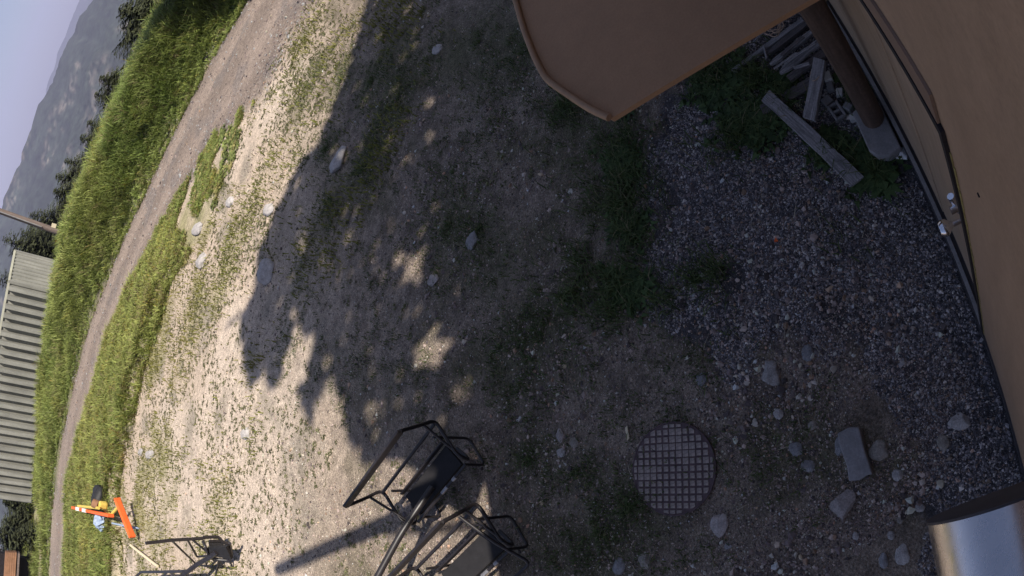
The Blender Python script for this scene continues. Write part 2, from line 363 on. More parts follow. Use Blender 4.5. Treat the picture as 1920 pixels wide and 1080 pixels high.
mountain('far_mountain', [(R_(-95), R_(0)), (R_(2), R_(-.5))]+RID2+[(R_(30), R_(1.0)), (R_(95), R_(1.5))], 5200, 7500, 4, -400, 'faint distant ridge behind the forested mountain', .35)

# ------------------------------------------------------------------ building wall, door, canopy, post
bld = tag(empty('building', wp(0, WALL, 0)), 'tan painted lift hut with a recessed door below the camera', 'building')
binv = bld.matrix_world.copy(); bld_off = Vector(bld.location)
def bbox_wall(name, a0, a1, n0, n1, z0, z1, m, parent=bld, bevel=0.0):
    mb = MB(); P = [wp(a, n, z)-bld_off for z in (z0, z1) for a, n in ((a0, n0), (a1, n0), (a1, n1), (a0, n1))]
    return (mb.hexa(P), mb.build(name, m, parent, bevel=bevel))[1]
DA, DT = .69, 3.06         # door edge along the wall, door head height
bbox_wall('wall', -5, DA-.012, WALL, WALL+.2, .16, 5.55, M['wall'])
bbox_wall('wall', DA-.012, 3.55, WALL, WALL+.2, DT+.03, 5.55, M['wall'])
bbox_wall('wall', 3.55, 9, WALL, WALL+.2, .16, 5.55, M['wall'])
bbox_wall('wall', -5, -4.8, WALL+.2, 7, .0, 5.55, M['wall']); bbox_wall('wall', 8.8, 9, WALL+.2, 7, 0, 5.55, M['wall']); bbox_wall('wall', -5, 9, 7, 7.2, 0, 5.55, M['wall'])
bbox_wall('roof', -5.05, 9.05, WALL-.02, 7.3, 5.553, 5.68, M['trim'])
bbox_wall('door_reveal', DA-.3, 3.6, WALL+.10, WALL+.19, .05, DT+.3, M['gap'])
# door leaf made of boards with open joints, slightly recessed
door = bbox_wall('door', DA+.035, 1.5, WALL+.05, WALL+.09, .12, DT-.03, M['door'], bevel=.004)
bbox_wall('door_panel', 1.516, 3.55, WALL+.045, WALL+.09, .71, DT-.02, M['door'], bevel=.004)
bbox_wall('door_panel', 1.512, 3.55, WALL+.045, WALL+.09, .12, .688, M['door'], bevel=.004)
bbox_wall('door_header', DA-.02, 3.62, WALL-.009, WALL-.001, DT+.062, DT+.20, M['trim'])
bbox_wall('rubber_seal', DA-.04, 3.6, WALL-.012, WALL-.001, DT+.004, DT+.058, M['gap']); bbox_wall('rubber_seal', DA-.04, DA-.013, WALL-.012, WALL-.001, .18, DT+.002, M['gap'])
mb = MB()
for i in range(34):
    z = .2+i*(DT-.25)/34; w = .006+.012*random.random()
    mb.hexa([wp(a, n, zz)-bld_off for zz in (z, z+.075) for a, n in ((DA-.041-w, WALL-.004), (DA-.041, WALL-.004), (DA-.041, WALL-.001), (DA-.041-w, WALL-.001))])
mb.build('weather_seal', M['seal'], bld)
bbox_wall('threshold', -4.9, 8.9, WALL-.012, WALL+.1, .0, .157, M['blackrim'])
bbox_wall('sill_flashing', DA, 3.5, WALL-.008, WALL+.02, .16, .172, M['concrete'])
hd = MB(); hc = wp(.9, WALL+.05, 1.72)-bld_off
hd.tube([hc, hc-WN*.06], .013, 10); kn = hd.build('handle', M['chrome'], door, True)
k = MB(); prof = [(.0, .013), (.012, .02), (.03, .036), (.05, .04), (.066, .032), (.073, .0)]
c0 = hc-WN*.055; u_ = WD; w_ = Vector((0, 0, 1)); V = []; Fc = []
for d, rad in prof:
    for j in range(14): t = 2*math.pi*j/14; V.append(c0-WN*d+u_*math.cos(t)*rad+w_*math.sin(t)*rad)
for i in range(len(prof)-1):
    for j in range(14): Fc.append((i*14+j, i*14+(j+1) % 14, (i+1)*14+(j+1) % 14, (i+1)*14+j))
k.add(V, Fc); k.build('knob', M['chrome'], door, True)
lt = MB(); lt.tube([hc+Vector((0, 0, .12))-WN*.01, hc+Vector((0, 0, .24))-WN*.03+WD*.03], .016, 8); lt.tube([hc+Vector((0, 0, .17))+WN*.005, hc+Vector((0, 0, .17))-WN*.05], .02, 8); lt.build('latch', M['chrome'], door, True)
for a, z in ((.47, 3.15),):
    s = MB(); s.tube([wp(a, WALL-.003, z)-bld_off, wp(a, WALL+.01, z)-bld_off], .006, 6); s.build('screw_head', M['gap'], bld)

can = tag(empty('canopy', wp(2.9, .1, 2.5)), 'brown sheet canopy with rounded front corner and raised lip over the lumber', 'canopy'); co_ = Vector(can.location)
edge = [(1.68, .14), (1.682, -.35), (1.682, -.95)]
import itertools
crv = [(1.68,-.957),(1.78,-1.033),(1.925,-1.121),(2.09,-1.212),(2.22,-1.245),(2.36,-1.265),(2.63,-1.285),(3.4,-1.30),(5.5,-1.31)]
out = [(1.68, .145)]+crv+[(5.5, .145)]
mb = MB(); mb.prism([((wp(a, n, 0)-co_).x, (wp(a, n, 0)-co_).y) for a, n in out][::-1], -.03, .0); mb.build('canopy_sheet', M['canopy'], can)
mb = MB(); rimp = [wp(a, n, 2.5+.012)-co_ for a, n in crv]
fine = []
for i in range(len(rimp)-1):
    for t in np.linspace(0, 1, 5)[:-1]:
        p0 = rimp[max(i-1, 0)]; p1 = rimp[i]; p2 = rimp[i+1]; p3 = rimp[min(i+2, len(rimp)-1)]
        fine.append(.5*((2*p1)+(-p0+p2)*t+(2*p0-5*p1+4*p2-p3)*t*t+(-p0+3*p1-3*p2+p3)*t**3))
fine.append(rimp[-1]); mb.tube(fine, .017, 8); mb.build('rim_lip', M['rim'], can, True)
for a in (2.6, 3.7, 4.9): mb = MB(); mb.bar(wp(a, .14, 2.43)-co_, wp(a, -1.2, 2.43)-co_, .05, .07); mb.build('bracket', M['trim'], can)

post = tag(empty('porch_post', wp(2.40, .03, 0)), 'dark brown round wooden post standing on concrete beside the door', 'post')
mb = MB(); mb.tube([(0, 0, .1), (0, 0, .6), (0, 0, 1.3), (0, 0, 2.44)], [.088, .082], 18); mb.build('shaft', M['post'], post, True)
foot = MB(); poly = [(wp(2.40+a, .03+n, 0)-Vector(post.location)) for a, n in ((-.33,-.02),(-.30,.09),(.1,.1),(.16,-.02),(.12,-.13),(-.22,-.14),(-.3,-.1))]
foot.prism([(p.x, p.y) for p in poly], -.05, .14); foot.build('footing', M['concrete'], post, bevel=.012)

pipe = tag(empty('wall_duct', wp(-.07, .0, 3.64)), 'shiny stainless steel cylinder with black end cap fixed to the wall', 'duct'); po = Vector(pipe.location)
mb = MB(); NS = 64; V = []; 
for a in (0, -.9):
    for j in range(NS): t = 2*math.pi*j/NS; V.append(WD*a+WN*math.cos(t)*.108+Vector((0, 0, 1))*math.sin(t)*.108)
mb.add(V, [(j, (j+1) % NS, NS+(j+1) % NS, NS+j) for j in range(NS)]+[tuple(range(NS, 2*NS))]); mb.build('casing', M['steel'], pipe, True)
mb = MB(); V = []
for a, rd in ((-.003, .1088), (.0, .1088), (.0015, .106), (.0015, .02)):
    for j in range(NS): t = 2*math.pi*j/NS; V.append(WD*a+WN*math.cos(t)*rd+Vector((0, 0, 1))*math.sin(t)*rd)
mb.add(V, [(i*NS+j, i*NS+(j+1) % NS, (i+1)*NS+(j+1) % NS, (i+1)*NS+j) for i in range(3) for j in range(NS)]+[tuple(range(3*NS, 4*NS))]); mb.build('end_cap', M['blackrim'], pipe, True)
for q in (-.3, -.7): mb = MB(); mb.bar(WD*q+WN*.09, WD*q+WN*.149, .03, .06); mb.build('bracket', M['blackrim'], pipe)

# ------------------------------------------------------------------ stones
def ico(sub=2):
    t = (1+5**.5)/2; V = [(-1,t,0),(1,t,0),(-1,-t,0),(1,-t,0),(0,-1,t),(0,1,t),(0,-1,-t),(0,1,-t),(t,0,-1),(t,0,1),(-t,0,-1),(-t,0,1)]
    F = [(0,11,5),(0,5,1),(0,1,7),(0,7,10),(0,10,11),(1,5,9),(5,11,4),(11,10,2),(10,7,6),(7,1,8),(3,9,4),(3,4,2),(3,2,6),(3,6,8),(3,8,9),(4,9,5),(2,4,11),(6,2,10),(8,6,7),(9,8,1)]
    V = [Vector(v).normalized() for v in V]
    for _ in range(sub):
        c = {}; F2 = []
        def mid(a, b):
            k = (min(a, b), max(a, b))
            if k not in c: c[k] = len(V); V.append(((V[a]+V[b])/2).normalized())
            return c[k]
        for a, b, d in F: x, y, z = mid(a, b), mid(b, d), mid(d, a); F2 += [(a, x, z), (b, y, x), (d, z, y), (x, y, z)]
        F = F2
    return np.array([tuple(v) for v in V]), np.array(F)
ICO2 = ico(2); ICO3 = ico(3)
def rock_mesh(name, size, col, seed, angular=.5, rz=0.0):
    rg = np.random.default_rng(seed); V = ICO3[0].copy()
    for _ in range(int(4+9*angular)):
        d = rg.normal(size=3); d /= np.linalg.norm(d); h = rg.uniform(.55, .88) if angular > .3 else rg.uniform(.8, .95)
        s = V @ d; V = V-np.outer(np.clip(s-h, 0, None)*(.55+.45*angular), d)
    V = V*(1+(fbm(V[:, 0]*1.6+seed, V[:, 1]*1.6+V[:, 2], 3, seed)-.5)[:, None]*.35)
    V = V*(1+(fbm(V[:, 0]*5+seed, V[:, 1]*5+V[:, 2]*3, 3, seed+1)-.5)[:, None]*.16)
    V = V*np.array(size)/2; c, s = math.cos(rz), math.sin(rz)
    V = np.stack([V[:, 0]*c-V[:, 1]*s, V[:, 0]*s+V[:, 1]*c, V[:, 2]], 1)
    return fast_mesh(name, V, ICO3[1], np.tile(np.array(col), (len(V), 1)), True)
GREY, TAN, PALE, BLU, PINK = (.25,.24,.245), (.29,.26,.23), (.35,.325,.315), (.235,.23,.24), (.30,.265,.255)
ROCKS = [  # px, py, size px (along x, y), tilt, colour, angular, label
 (1446,700,42,50,.2,PALE,.7,'large pale angular stone on bare soil above the round cover'),
 (1515,663,22,30,.1,BLU,.1,'smooth blue grey oval stone at the gravel edge'),
 (1461,776,18,20,.4,PALE,.3,'small whitish stone between the angular stone and the slab'),
 (1493,842,26,26,.2,BLU,.3,'rounded bluish stone halfway between round cover and slab'),
 (1517,874,30,22,-.5,GREY,.8,'flat pointed grey stone below the bluish one'),
 (1523,798,15,18,.1,TAN,.3,'small brown stone upper side of the slab'),
 (1649,845,36,38,.2,TAN,.3,'round brownish cobble touching the slab'),
 (1574,836,16,36,.1,BLU,.3,'thin upright grey stone against the slab on the cover side'),
 (1683,891,20,22,.0,PALE,.1,'round whitish pebble beside the brownish cobble'),
 (1801,788,48,34,.2,PALE,.9,'pale wedge shaped stone on the dark gravel'),
 (1769,832,26,28,.4,TAN,.4,'brown stone on dark gravel below the wedge'),
 (1582,944,46,58,-.5,PINK,.8,'large notched pinkish stone below the slab'),
 (1725,952,18,16,.3,PALE,.2,'small pale stone beside the steel cylinder'),
 (1693,1038,30,38,.2,PALE,.5,'pale cone shaped stone near the steel cylinder'),
 (1656,1052,22,30,.1,BLU,.4,'bluish white stone next to the cone shaped one'),
 (1671,1004,14,18,.3,PALE,.3,'small white stone above the bluish white one'),
 (1349,984,34,44,.3,PINK,.6,'brown stone just below the round cover'),
 (1210,1052,26,30,.2,TAN,.5,'tan stone with a dent at the bottom of the picture'),
 (1158,1061,26,34,.2,BLU,.6,'blue grey angular stone left of the tan dented one'),
 (1365,1024,16,14,.2,GREY,.5,'small grey flat stone under the brown stone'),
 (1317,712,18,24,.2,BLU,.1,'smooth grey oval stone in bare soil near the gravel'),
 (1050,849,16,16,.2,PALE,.2,'pale round stone left of the round cover'),
 (1075,830,18,20,.2,TAN,.4,'tan stone in the cluster left of the round cover'),
 (1047,816,16,26,.1,PINK,.4,'reddish stone topping the cluster left of the round cover'),
 (636,300,22,44,.4,PALE,.5,'long pale stone lying in the shade near the sunny edge'),
 (499,510,26,46,.3,PALE,.6,'pale rock straddling the shadow edge'),
 (812,526,20,22,.3,PINK,.4,'pinkish stone below the bright sun patch'),
 (887,452,20,44,.3,GREY,.5,'long grey stone beside the green grass'),
 (506,394,16,20,.1,PALE,.3,'bright white stone in the sun beside the upper shadow edge'),
 (375,430,14,18,.4,PALE,.3,'white stone at the road side grass'),
 (281,852,14,18,.2,PALE,.4,'larger white stone of the pair in the sunny yard'),
 (265,848,10,14,.2,PALE,.4,'smaller white stone of the pair in the sunny yard'),
 (461,812,14,24,.2,PALE,.5,'white stone alone on the sunny dirt'),
 (432,378,12,16,.2,PALE,.3,'white stone between road grass and bare dirt'),
 (380,490,14,26,.5,PALE,.6,'sharp pale stone at the edge of the roadside grass'),
 (820,92,16,16,.2,PALE,.3,'pale stone in shaded grass near the canopy'),
 (1688,975,12,14,.2,TAN,.3,'tiny tan stone next to the pinkish stone'),
 (1605,1005,13,16,.3,PALE,.2,'pale pebble beneath the notched pinkish stone'),
]
for i, (px, py, sx, sy, tl, c, ang, lab) in enumerate(ROCKS):
    p = at(px, py); ex = (at(px+sx/2, py)-at(px-sx/2, py)).length; ey = (at(px, py+sy/2)-at(px, py-sy/2)).length
    dx = at(px+4, py)-at(px-4, py); rz = math.atan2(dx.y, dx.x)
    hgt = min(ex, ey)*.55; ff = random.uniform(.8, 1.15); cc = tuple(min(.6, v*ff) for v in c)
    o = link('stone', rock_mesh('stone', (ex*1.05, ey*1.05, hgt), cc, 100+i, ang, 0), M['rock']); o.rotation_euler = (0, 0, rz+tl*.4)
    o.location = (p.x, p.y, hz(p.x, p.y)+hgt*.06); tag(o, lab, 'stone', 'stones lying about the yard')
# broken concrete slab
p = at(1607, 850); dx = at(1622, 905)-at(1592, 800); rz = math.atan2(dx.y, dx.x)
mb = MB(); L_, W_ = dx.length*.86, .165
mb.prism([(-L_/2,-W_*.46),(-L_*.2,-W_*.52),(L_*.2,-W_*.47),(L_*.47,-W_*.56),(L_*.52,-W_*.1),(L_*.47,W_*.3),(L_*.5,W_*.5),(0,W_*.46),(-L_*.46,W_*.52),(-L_*.53,W_*.1)], -.03, .065)
s = mb.build('masonry_block', M['concrete'], bevel=.01); s.location = (p.x, p.y, hz(p.x, p.y)+.01); s.rotation_euler = (.03, .05, rz); tag(s, 'rough rectangular chunk of concrete lying on the soil', 'block')

# gravel and pebbles: many little faceted stones in one mesh each
_oct = np.array([(1,0,0),(-1,0,0),(0,1,0),(0,-1,0),(0,0,1),(0,0,-1)], float); _of = np.array([(0,2,4),(2,1,4),(1,3,4),(3,0,4),(2,0,5),(1,2,5),(3,1,5),(0,3,5)])
_ico1 = ico(0)
_cub = np.array([(x,y,z) for z in (-1,1) for y in (-1,1) for x in (-1,1)], float)*.72; _cf = np.array([(0,2,3),(0,3,1),(4,5,7),(4,7,6),(0,1,5),(0,5,4),(2,6,7),(2,7,3),(0,4,6),(0,6,2),(1,3,7),(1,7,5)])
_pyr = np.array([(1,0,-.3),(0,1,-.3),(-1,0,-.3),(0,-1,-.3),(.1,.1,.8)], float); _pf = np.array([(0,1,4),(1,2,4),(2,3,4),(3,0,4)])
def pebble_field(name, x, y, size, cols, label, sink=.25, shapes=None):
    shapes = shapes or ((_oct, _of), (_cub, _cf))
    n = len(x); h = n//2; out = []; T = []; C = []; base = 0
    z = height(x, y)
    for sl, (bv, bf) in ((slice(0, h), shapes[0]), (slice(h, n), shapes[1])):
        m = len(x[sl]); v = bv[None]*(1+RNG.uniform(-.42, .36, (m, len(bv), 1)))+RNG.uniform(-.22, .22, (m, len(bv), 3))
        s = size[sl][:, None]*RNG.uniform(.65, 1.25, (m, 3)); s[:, 2] *= .7; v = v*s[:, None, :]/2
        a = RNG.uniform(0, 6.28, m); t = RNG.uniform(-.6, .6, m); ca, sa, ct, st = np.cos(a)[:, None], np.sin(a)[:, None], np.cos(t)[:, None], np.sin(t)[:, None]
        vy = v[..., 1]*ct-v[..., 2]*st; vz = v[..., 1]*st+v[..., 2]*ct; vx = v[..., 0]
        v = np.stack([vx*ca-vy*sa+x[sl][:, None], vx*sa+vy*ca+y[sl][:, None], vz+(z[sl]+size[sl]*(.35-sink))[:, None]], -1)
        out.append(v.reshape(-1, 3)); T.append((bf[None]+(np.arange(m)*len(bv))[:, None, None]).reshape(-1, 3)+base); C.append(np.repeat(cols[sl], len(bv), 0)); base += m*len(bv)
    return tag(link(name, fast_mesh(name, np.concatenate(out), np.concatenate(T), np.concatenate(C)), M['gravel']), label, kind='stuff')
def stone_cols(n, dark=1.0):
    pal = np.array([(.07,.07,.085),(.12,.118,.135),(.21,.205,.225),(.36,.35,.375),(.5,.48,.475),(.2,.165,.14),(.05,.05,.06),(.13,.125,.15),(.4,.3,.26)])
    k = RNG.choice(len(pal), n, p=[.18,.19,.19,.15,.07,.07,.06,.07,.02]); return pal[k]*RNG.uniform(.75, 1.3, (n, 1))*dark*np.array([1.07, 1.0, .93])
gp = np.array(GRAVEL); n = 300000
x = RNG.uniform(gp[:, 0].min(), gp[:, 0].max(), n); y = RNG.uniform(gp[:, 1].min(), gp[:, 1].max(), n)
k = in_poly(x+(fbm(x*3, y*3, 3, 1)-.5)*.9, y+(fbm(x*3, y*3, 3, 2)-.5)*.9, GRAVEL) & ((x*WN.x+y*WN.y) < WALL-.03) & (fbm(x*2.2, y*2.2, 3, 4) > .24)
x, y = x[k][:105000], y[k][:105000]; pebble_field('gravel', x, y, RNG.gamma(3.0, .0036, len(x))+.006, stone_cols(len(x)), 'crushed grey gravel along the wall', shapes=((_pyr, _pf), (_pyr, _pf)))
# pebbles scattered over the soil, thinning with distance
for nm, n, thr, g0, lab, shp in (('pebbles', 26000, .44, None, 'rounded pebbles scattered over the dirt yard', (_ico1, _ico1)), ('grit', 140000, .22, 1, 'fine grit and stone chips over the soil', ((_pyr, _pf), (_pyr, _pf)))):
    rr_ = .35+(13 if g0 is None else 8.5)*RNG.random(n)**1.15; aa = RNG.uniform(R_(-58), R_(48), n); x = rr_*np.sin(aa); y = rr_*np.cos(aa)
    k = ((x*WN.x+y*WN.y) < 0) & (fbm(x*1.1, y*1.1, 3, 5) > thr+.12*RNG.random(n)) & (rr_ < np.interp(np.arctan2(x, y), A_B, R_B))
    x, y = x[k], y[k]; sz = np.minimum(RNG.gamma(1.8, .0085, len(x))+.010, .06) if g0 is None else RNG.gamma(1.8, .0045, len(x))+.005
    c = np.minimum(stone_cols(len(x))*np.array([1.22, 1.05, .93]), .5); pebble_field(nm, x, y, sz, c, lab, .3, shp)

# ------------------------------------------------------------------ blades: grass and weeds
def blades(name, x, y, h, w, lean, cols, m, label, zoff=0.0, tipcol=None, dirs=None):
    n = len(x); z = height(x, y)+zoff; a = RNG.uniform(0, 6.283, n) if dirs is None else dirs; f = a+RNG.uniform(-.6, .6, n)
    dx, dy = np.cos(a), np.sin(a); sx, sy = -np.sin(f)*w/2, np.cos(f)*w/2
    P = np.zeros((n, 5, 3)); l1 = lean*h*.35; l2 = lean*h
    P[:, 0] = np.stack([x-sx, y-sy, z-.02], 1); P[:, 1] = np.stack([x+sx, y+sy, z-.02], 1)
    P[:, 2] = np.stack([x+dx*l1-sx*.8, y+dy*l1-sy*.8, z+h*.6], 1); P[:, 3] = np.stack([x+dx*l1+sx*.8, y+dy*l1+sy*.8, z+h*.6], 1)
    P[:, 4] = np.stack([x+dx*l2, y+dy*l2, z+h*np.clip(1.05-lean*.25, .45, 1)], 1)
    T = np.array([(0, 1, 3), (0, 3, 2), (2, 3, 4)])[None]+(np.arange(n)*5)[:, None, None]
    C = np.repeat(cols, 5, 0).reshape(n, 5, 3)
    if tipcol is not None: C[:, 4] = tipcol; C[:, 2:4] = C[:, 2:4]*.7+tipcol[:, None]*.3
    return tag(link(name, fast_mesh(name, P.reshape(-1, 3), T.reshape(-1, 3), C.reshape(-1, 3)), m), label, kind='stuff')
def grass_cols(x, y, n):
    t = fbm(x*.5, y*.5, 3, 6)[:, None]; t2 = RNG.random((n, 1))
    c = np.array([.085, .125, .028])*(1-t)+np.array([.15, .165, .045])*t
    return c*(.65+.7*t2)
def scatter_polar(n, a0, a1, lo, hi):
    a = RNG.uniform(a0, a1, n); l = lo(a); h = hi(a); r2 = np.sqrt(RNG.uniform(0, 1, n)*(h*h-l*l)+l*l); return r2*np.sin(a), r2*np.cos(a), r2, a
# tufts: clumps of blades that lean outwards, each clump with its own height and tint
def tufts(name, cx, cy, ch, cs, ccol, ctip, nb, label, w=.03):
    n = len(cx); X2 = np.repeat(cx, nb); Y2 = np.repeat(cy, nb); H2 = np.repeat(ch, nb)*RNG.uniform(.45, 1.1, n*nb); a = RNG.uniform(0, 6.283, n*nb); q = np.repeat(cs, nb)*RNG.random(n*nb)**.7
    f = RNG.uniform(.75, 1.25, (n*nb, 1)); c = np.repeat(ccol, nb, 0)*f; tp = np.repeat(ctip, nb, 0)*f
    return blades(name, X2+np.cos(a)*q, Y2+np.sin(a)*q, H2, w*RNG.uniform(.6, 1.4, n*nb), RNG.uniform(.4, 1.7, n*nb), c, M['grass'], label, tipcol=tp, dirs=a)
def tuft_cols(x, y, n, straw=.11, flower=.035):
    t = fbm(x*.45, y*.45, 3, 6)[:, None]; u = RNG.random((n, 1))
    c = np.array([.125, .185, .05])*(1-t)+np.array([.29, .31, .10])*t; c = c*(.6+.75*u)
    tip = c*1.45+np.array([.05, .045, .006]); k = RNG.random(n) < straw; c[k] = np.array([.22, .19, .09])*(.7+.5*u[k]); tip[k] = np.array([.33, .28, .14])*(.7+.5*u[k])
    k = RNG.random(n) < flower; tip[k] = (.50, .36, .06); return c, tip
n = 12800; x, y, r2, a = scatter_polar(n, R_(-44), R_(27), lambda a: np.interp(a, A_L, R_L)-.3, lambda a: np.maximum(np.interp(a, A_C, R_C), np.interp(a, A_L, R_L)+3)+3)
k = (seg_dist(x, y, PATH) > 1.0+.5*RNG.random(n)); x, y, a = x[k], y[k], a[k]; n = len(x)
ed_ = np.clip((np.hypot(x, y)-np.interp(a, A_L, R_L))/1.5, 0, 1); ch = (.14+.30*ed_)*RNG.uniform(.4, 1.6, n)*(.25+1.5*fbm(x*1.1, y*1.1, 3, 3)); c, tip = tuft_cols(x, y, n)
tufts('bank_grass', x, y, ch, .08+.16*RNG.random(n), c, tip, 12, 'tall green grass on the bank beyond the road', .032)
n = 12500; x, y, r2, a = scatter_polar(n, R_(-46), R_(9), lambda a: np.interp(a, A_B, R_B)-.1, lambda a: np.interp(a, A_R, R_R)+.15)
dens = fbm(x*1.1, y*1.1, 3, 2)+np.clip((R_(-4)-a)*2.5, -.02, .4); k = dens > .44; x, y, a = x[k], y[k], a[k]; n = len(x)
ch = (.055+.2*np.clip((R_(2)-a)*3, 0, 1))*RNG.uniform(.5, 1.4, n)*(.5+fbm(x*1.4, y*1.4, 3, 4)); c, tip = tuft_cols(x, y, n, .2, .06)
tufts('verge_grass', x, y, ch, .06+.12*RNG.random(n), c*np.array([1.08, 1, .95]), tip, 12, 'rough grass and weeds between the yard and the road', .026)
# sparse yard grass (thin patches in the sun, in front of the verge)
n = 60000; x, y, r2, a = scatter_polar(n, R_(-42), R_(24), lambda a: np.interp(a, A_B, R_B)*.52, lambda a: np.interp(a, A_B, R_B))
k = (fbm(x*.8+31, y*.8, 4, 3)+.12*RNG.normal(size=n) > .56) & (RNG.random(n) < .6); x, y = x[k], y[k]; n = len(x)
c = grass_cols(x, y, n)*np.array([1.7, 1.35, 1.4]); blades('yard_grass', x, y, .03+.09*RNG.random(n), .014+.014*RNG.random(n), RNG.uniform(.4, 1.4, n), c, M['grass'], 'thin grass patches on the sunny dirt')
# grass tufts in the shade
xs, ys, hs = [], [], []
for (c_, rad), (px, py, _) in zip(GREENW, GREEN):
    m = int((420 if px > 1050 else 300)*min(1.8, rad/.25)**1.4); rr_ = rad*np.abs(RNG.normal(0, .95, m)); aa = RNG.uniform(0, 6.28, m)
    x = c_.x+rr_*np.cos(aa); y = c_.y+rr_*np.sin(aa); k = fbm(x*6, y*6, 2, 3) > .42
    big = .95 if px > 1050 and py < 620 else .4
    xs.append(x[k]); ys.append(y[k]); hs.append((.04+.13*RNG.random(k.sum()))*big)
m = 90000; x, y, _, _ = scatter_polar(m, R_(-45), R_(45), lambda a: 0*a+1.2, lambda a: 0*a+9.5); k = in_poly(x, y, DARKZ) & (fbm(x*1.6+4, y*1.6, 4, 5) > .50) & (fbm(x*9, y*9, 2, 2) > .5) & ~in_poly(x, y, GRAVEL); xs.append(x[k]); ys.append(y[k]); hs.append(.015+.045*RNG.random(k.sum())**2)
x, y, h = np.concatenate(xs), np.concatenate(ys), np.concatenate(hs); k = (x*WN.x+y*WN.y) < WALL-.05; x, y, h = x[k], y[k], h[k]; n = len(x)
c = np.array([.075, .10, .035])*RNG.uniform(.6, 1.6, (n, 1)); tip = c*1.3; dry = RNG.random(n) < .06; tip[dry] = (.3, .26, .14); c[dry] = (.2, .17, .1)
blades('shade_grass', x, y, h, .006+.007*RNG.random(n), RNG.uniform(.5, 1.7, n), c, M['grass'], 'low green grass tufts in the shade by the gravel', tipcol=tip)
# little broad-leaf rosettes over the sunny yard
def rosettes(name, x, y, s, cols, label, nl=6):
    n = len(x); X2 = np.repeat(x, nl); Y2 = np.repeat(y, nl); S = np.repeat(s, nl); C = np.repeat(cols, nl, 0)*RNG.uniform(.7, 1.3, (n*nl, 1))
    a = RNG.uniform(0, 6.28, n*nl); off = S*.15; return blades(name, X2+np.cos(a)*off, Y2+np.sin(a)*off, S*.4, S*.45, RNG.uniform(1.3, 2.6, n*nl), C, M['weed'], label, dirs=a)
n = 26000; x, y, r2, a = scatter_polar(n, R_(-46), R_(20), lambda a: 0*a+3.2, lambda a: np.interp(a, A_B, R_B))
k = (fbm(x*1.4+9, y*1.4, 3, 1) > .44) & (RNG.random(n) < np.where(in_poly(x, y, DARKZ), .10, .6)); x, y = x[k], y[k]; n = len(x)
rosettes('weeds', x, y, .026+.045*RNG.random(n)**1.5, np.array([.12, .12, .06])*RNG.uniform(.6, 1.5, (n, 1)), 'small dark weed rosettes dotted over the dirt')
xb, yb_, _, ab = scatter_polar(5200, R_(-44), R_(26), lambda a: np.interp(a, A_L, R_L)-.2, lambda a: np.maximum(np.interp(a, A_C, R_C), np.interp(a, A_L, R_L)+3)+1)
xv, yv, _, av = scatter_polar(4200, R_(-46), R_(6), lambda a: np.interp(a, A_B, R_B)-.3, lambda a: np.interp(a, A_R, R_R))
x = np.concatenate([xb, xv]); y = np.concatenate([yb_, yv]); k = (fbm(x*1.3+2, y*1.3, 3, 7) > .47) & (seg_dist(x, y, PATH) > 1.3); x, y = x[k], y[k]; n = len(x)
wc = np.array([.14, .165, .05])*RNG.uniform(.6, 1.6, (n, 1)); kk = RNG.random(n) < .18; wc[kk] = np.array([.34, .30, .12])*RNG.uniform(.7, 1.2, (kk.sum(), 1))
rosettes('verge_weeds', x, y, .06+.13*RNG.random(n), wc, 'broad-leaved weeds and flower heads mixed into the roadside grass', 8)
# loose stones along the road edges and between the wheel tracks
n = 12000; a = RNG.uniform(R_(-44), R_(26), n); l, h_ = np.interp(a, A_R, R_R), np.interp(a, A_L, R_L); t = np.concatenate([RNG.normal(0, .07, n//3), RNG.uniform(.05, .95, n//3), RNG.normal(1.0, .05, n-2*(n//3))]); r2 = l+(h_-l)*t
pebble_field('road_gravel', r2*np.sin(a), r2*np.cos(a), RNG.gamma(2, .014, n)+.015, np.minimum(stone_cols(n)*np.array([1.3, 1.12, 1.0]), .3), 'loose gravel along the edges and middle of the dirt road', .3, ((_oct, _of), (_oct, _of)))
# broad-leaf weeds near the lumber and the footing
xs = []; ys = []
for px, py, rad, m in [(1640,330,38,80),(1560,280,30,60),(1610,290,24,40),(1330,180,40,60),(1395,215,50,90),(1370,150,40,60),(1460,165,30,50),(1545,265,22,40),(1600,160,24,40),(1430,240,40,70),(1165,200,30,40),(1165,300,40,60),(1185,430,40,60),(1190,540,40,70),(1630,330,24,60)]:
    for _ in range(m):
        t = random.random()*6.28; q = rad*abs(random.gauss(0, .6)); v = at(px+q*math.cos(t), py+q*math.sin(t)); xs.append(v.x); ys.append(v.y)
x, y = np.array(xs), np.array(ys); k = (x*WN.x+y*WN.y) < WALL-.06; x, y = x[k], y[k]; n = len(x)
rosettes('leafy_weeds', x, y, .06+.09*RNG.random(n), np.array([.06, .095, .035])*RNG.uniform(.6, 1.5, (n, 1)), 'leafy green weeds round the lumber and concrete footing', 5)
# dry twigs and straw
n = 900; rr_ = 1.2+10*RNG.random(n); aa = RNG.uniform(R_(-50), R_(45), n); x = rr_*np.sin(aa); y = rr_*np.cos(aa); k = (x*WN.x+y*WN.y) < 0; x, y = x[k], y[k]; n = len(x)
blades('dry_straw', x, y, .012+.012*RNG.random(n), .004+.005*RNG.random(n), RNG.uniform(4, 9, n), np.array([.34, .29, .22])*RNG.uniform(.6, 1.3, (n, 1)), M['weed'], 'dry straw and twigs lying on the soil', zoff=.012)
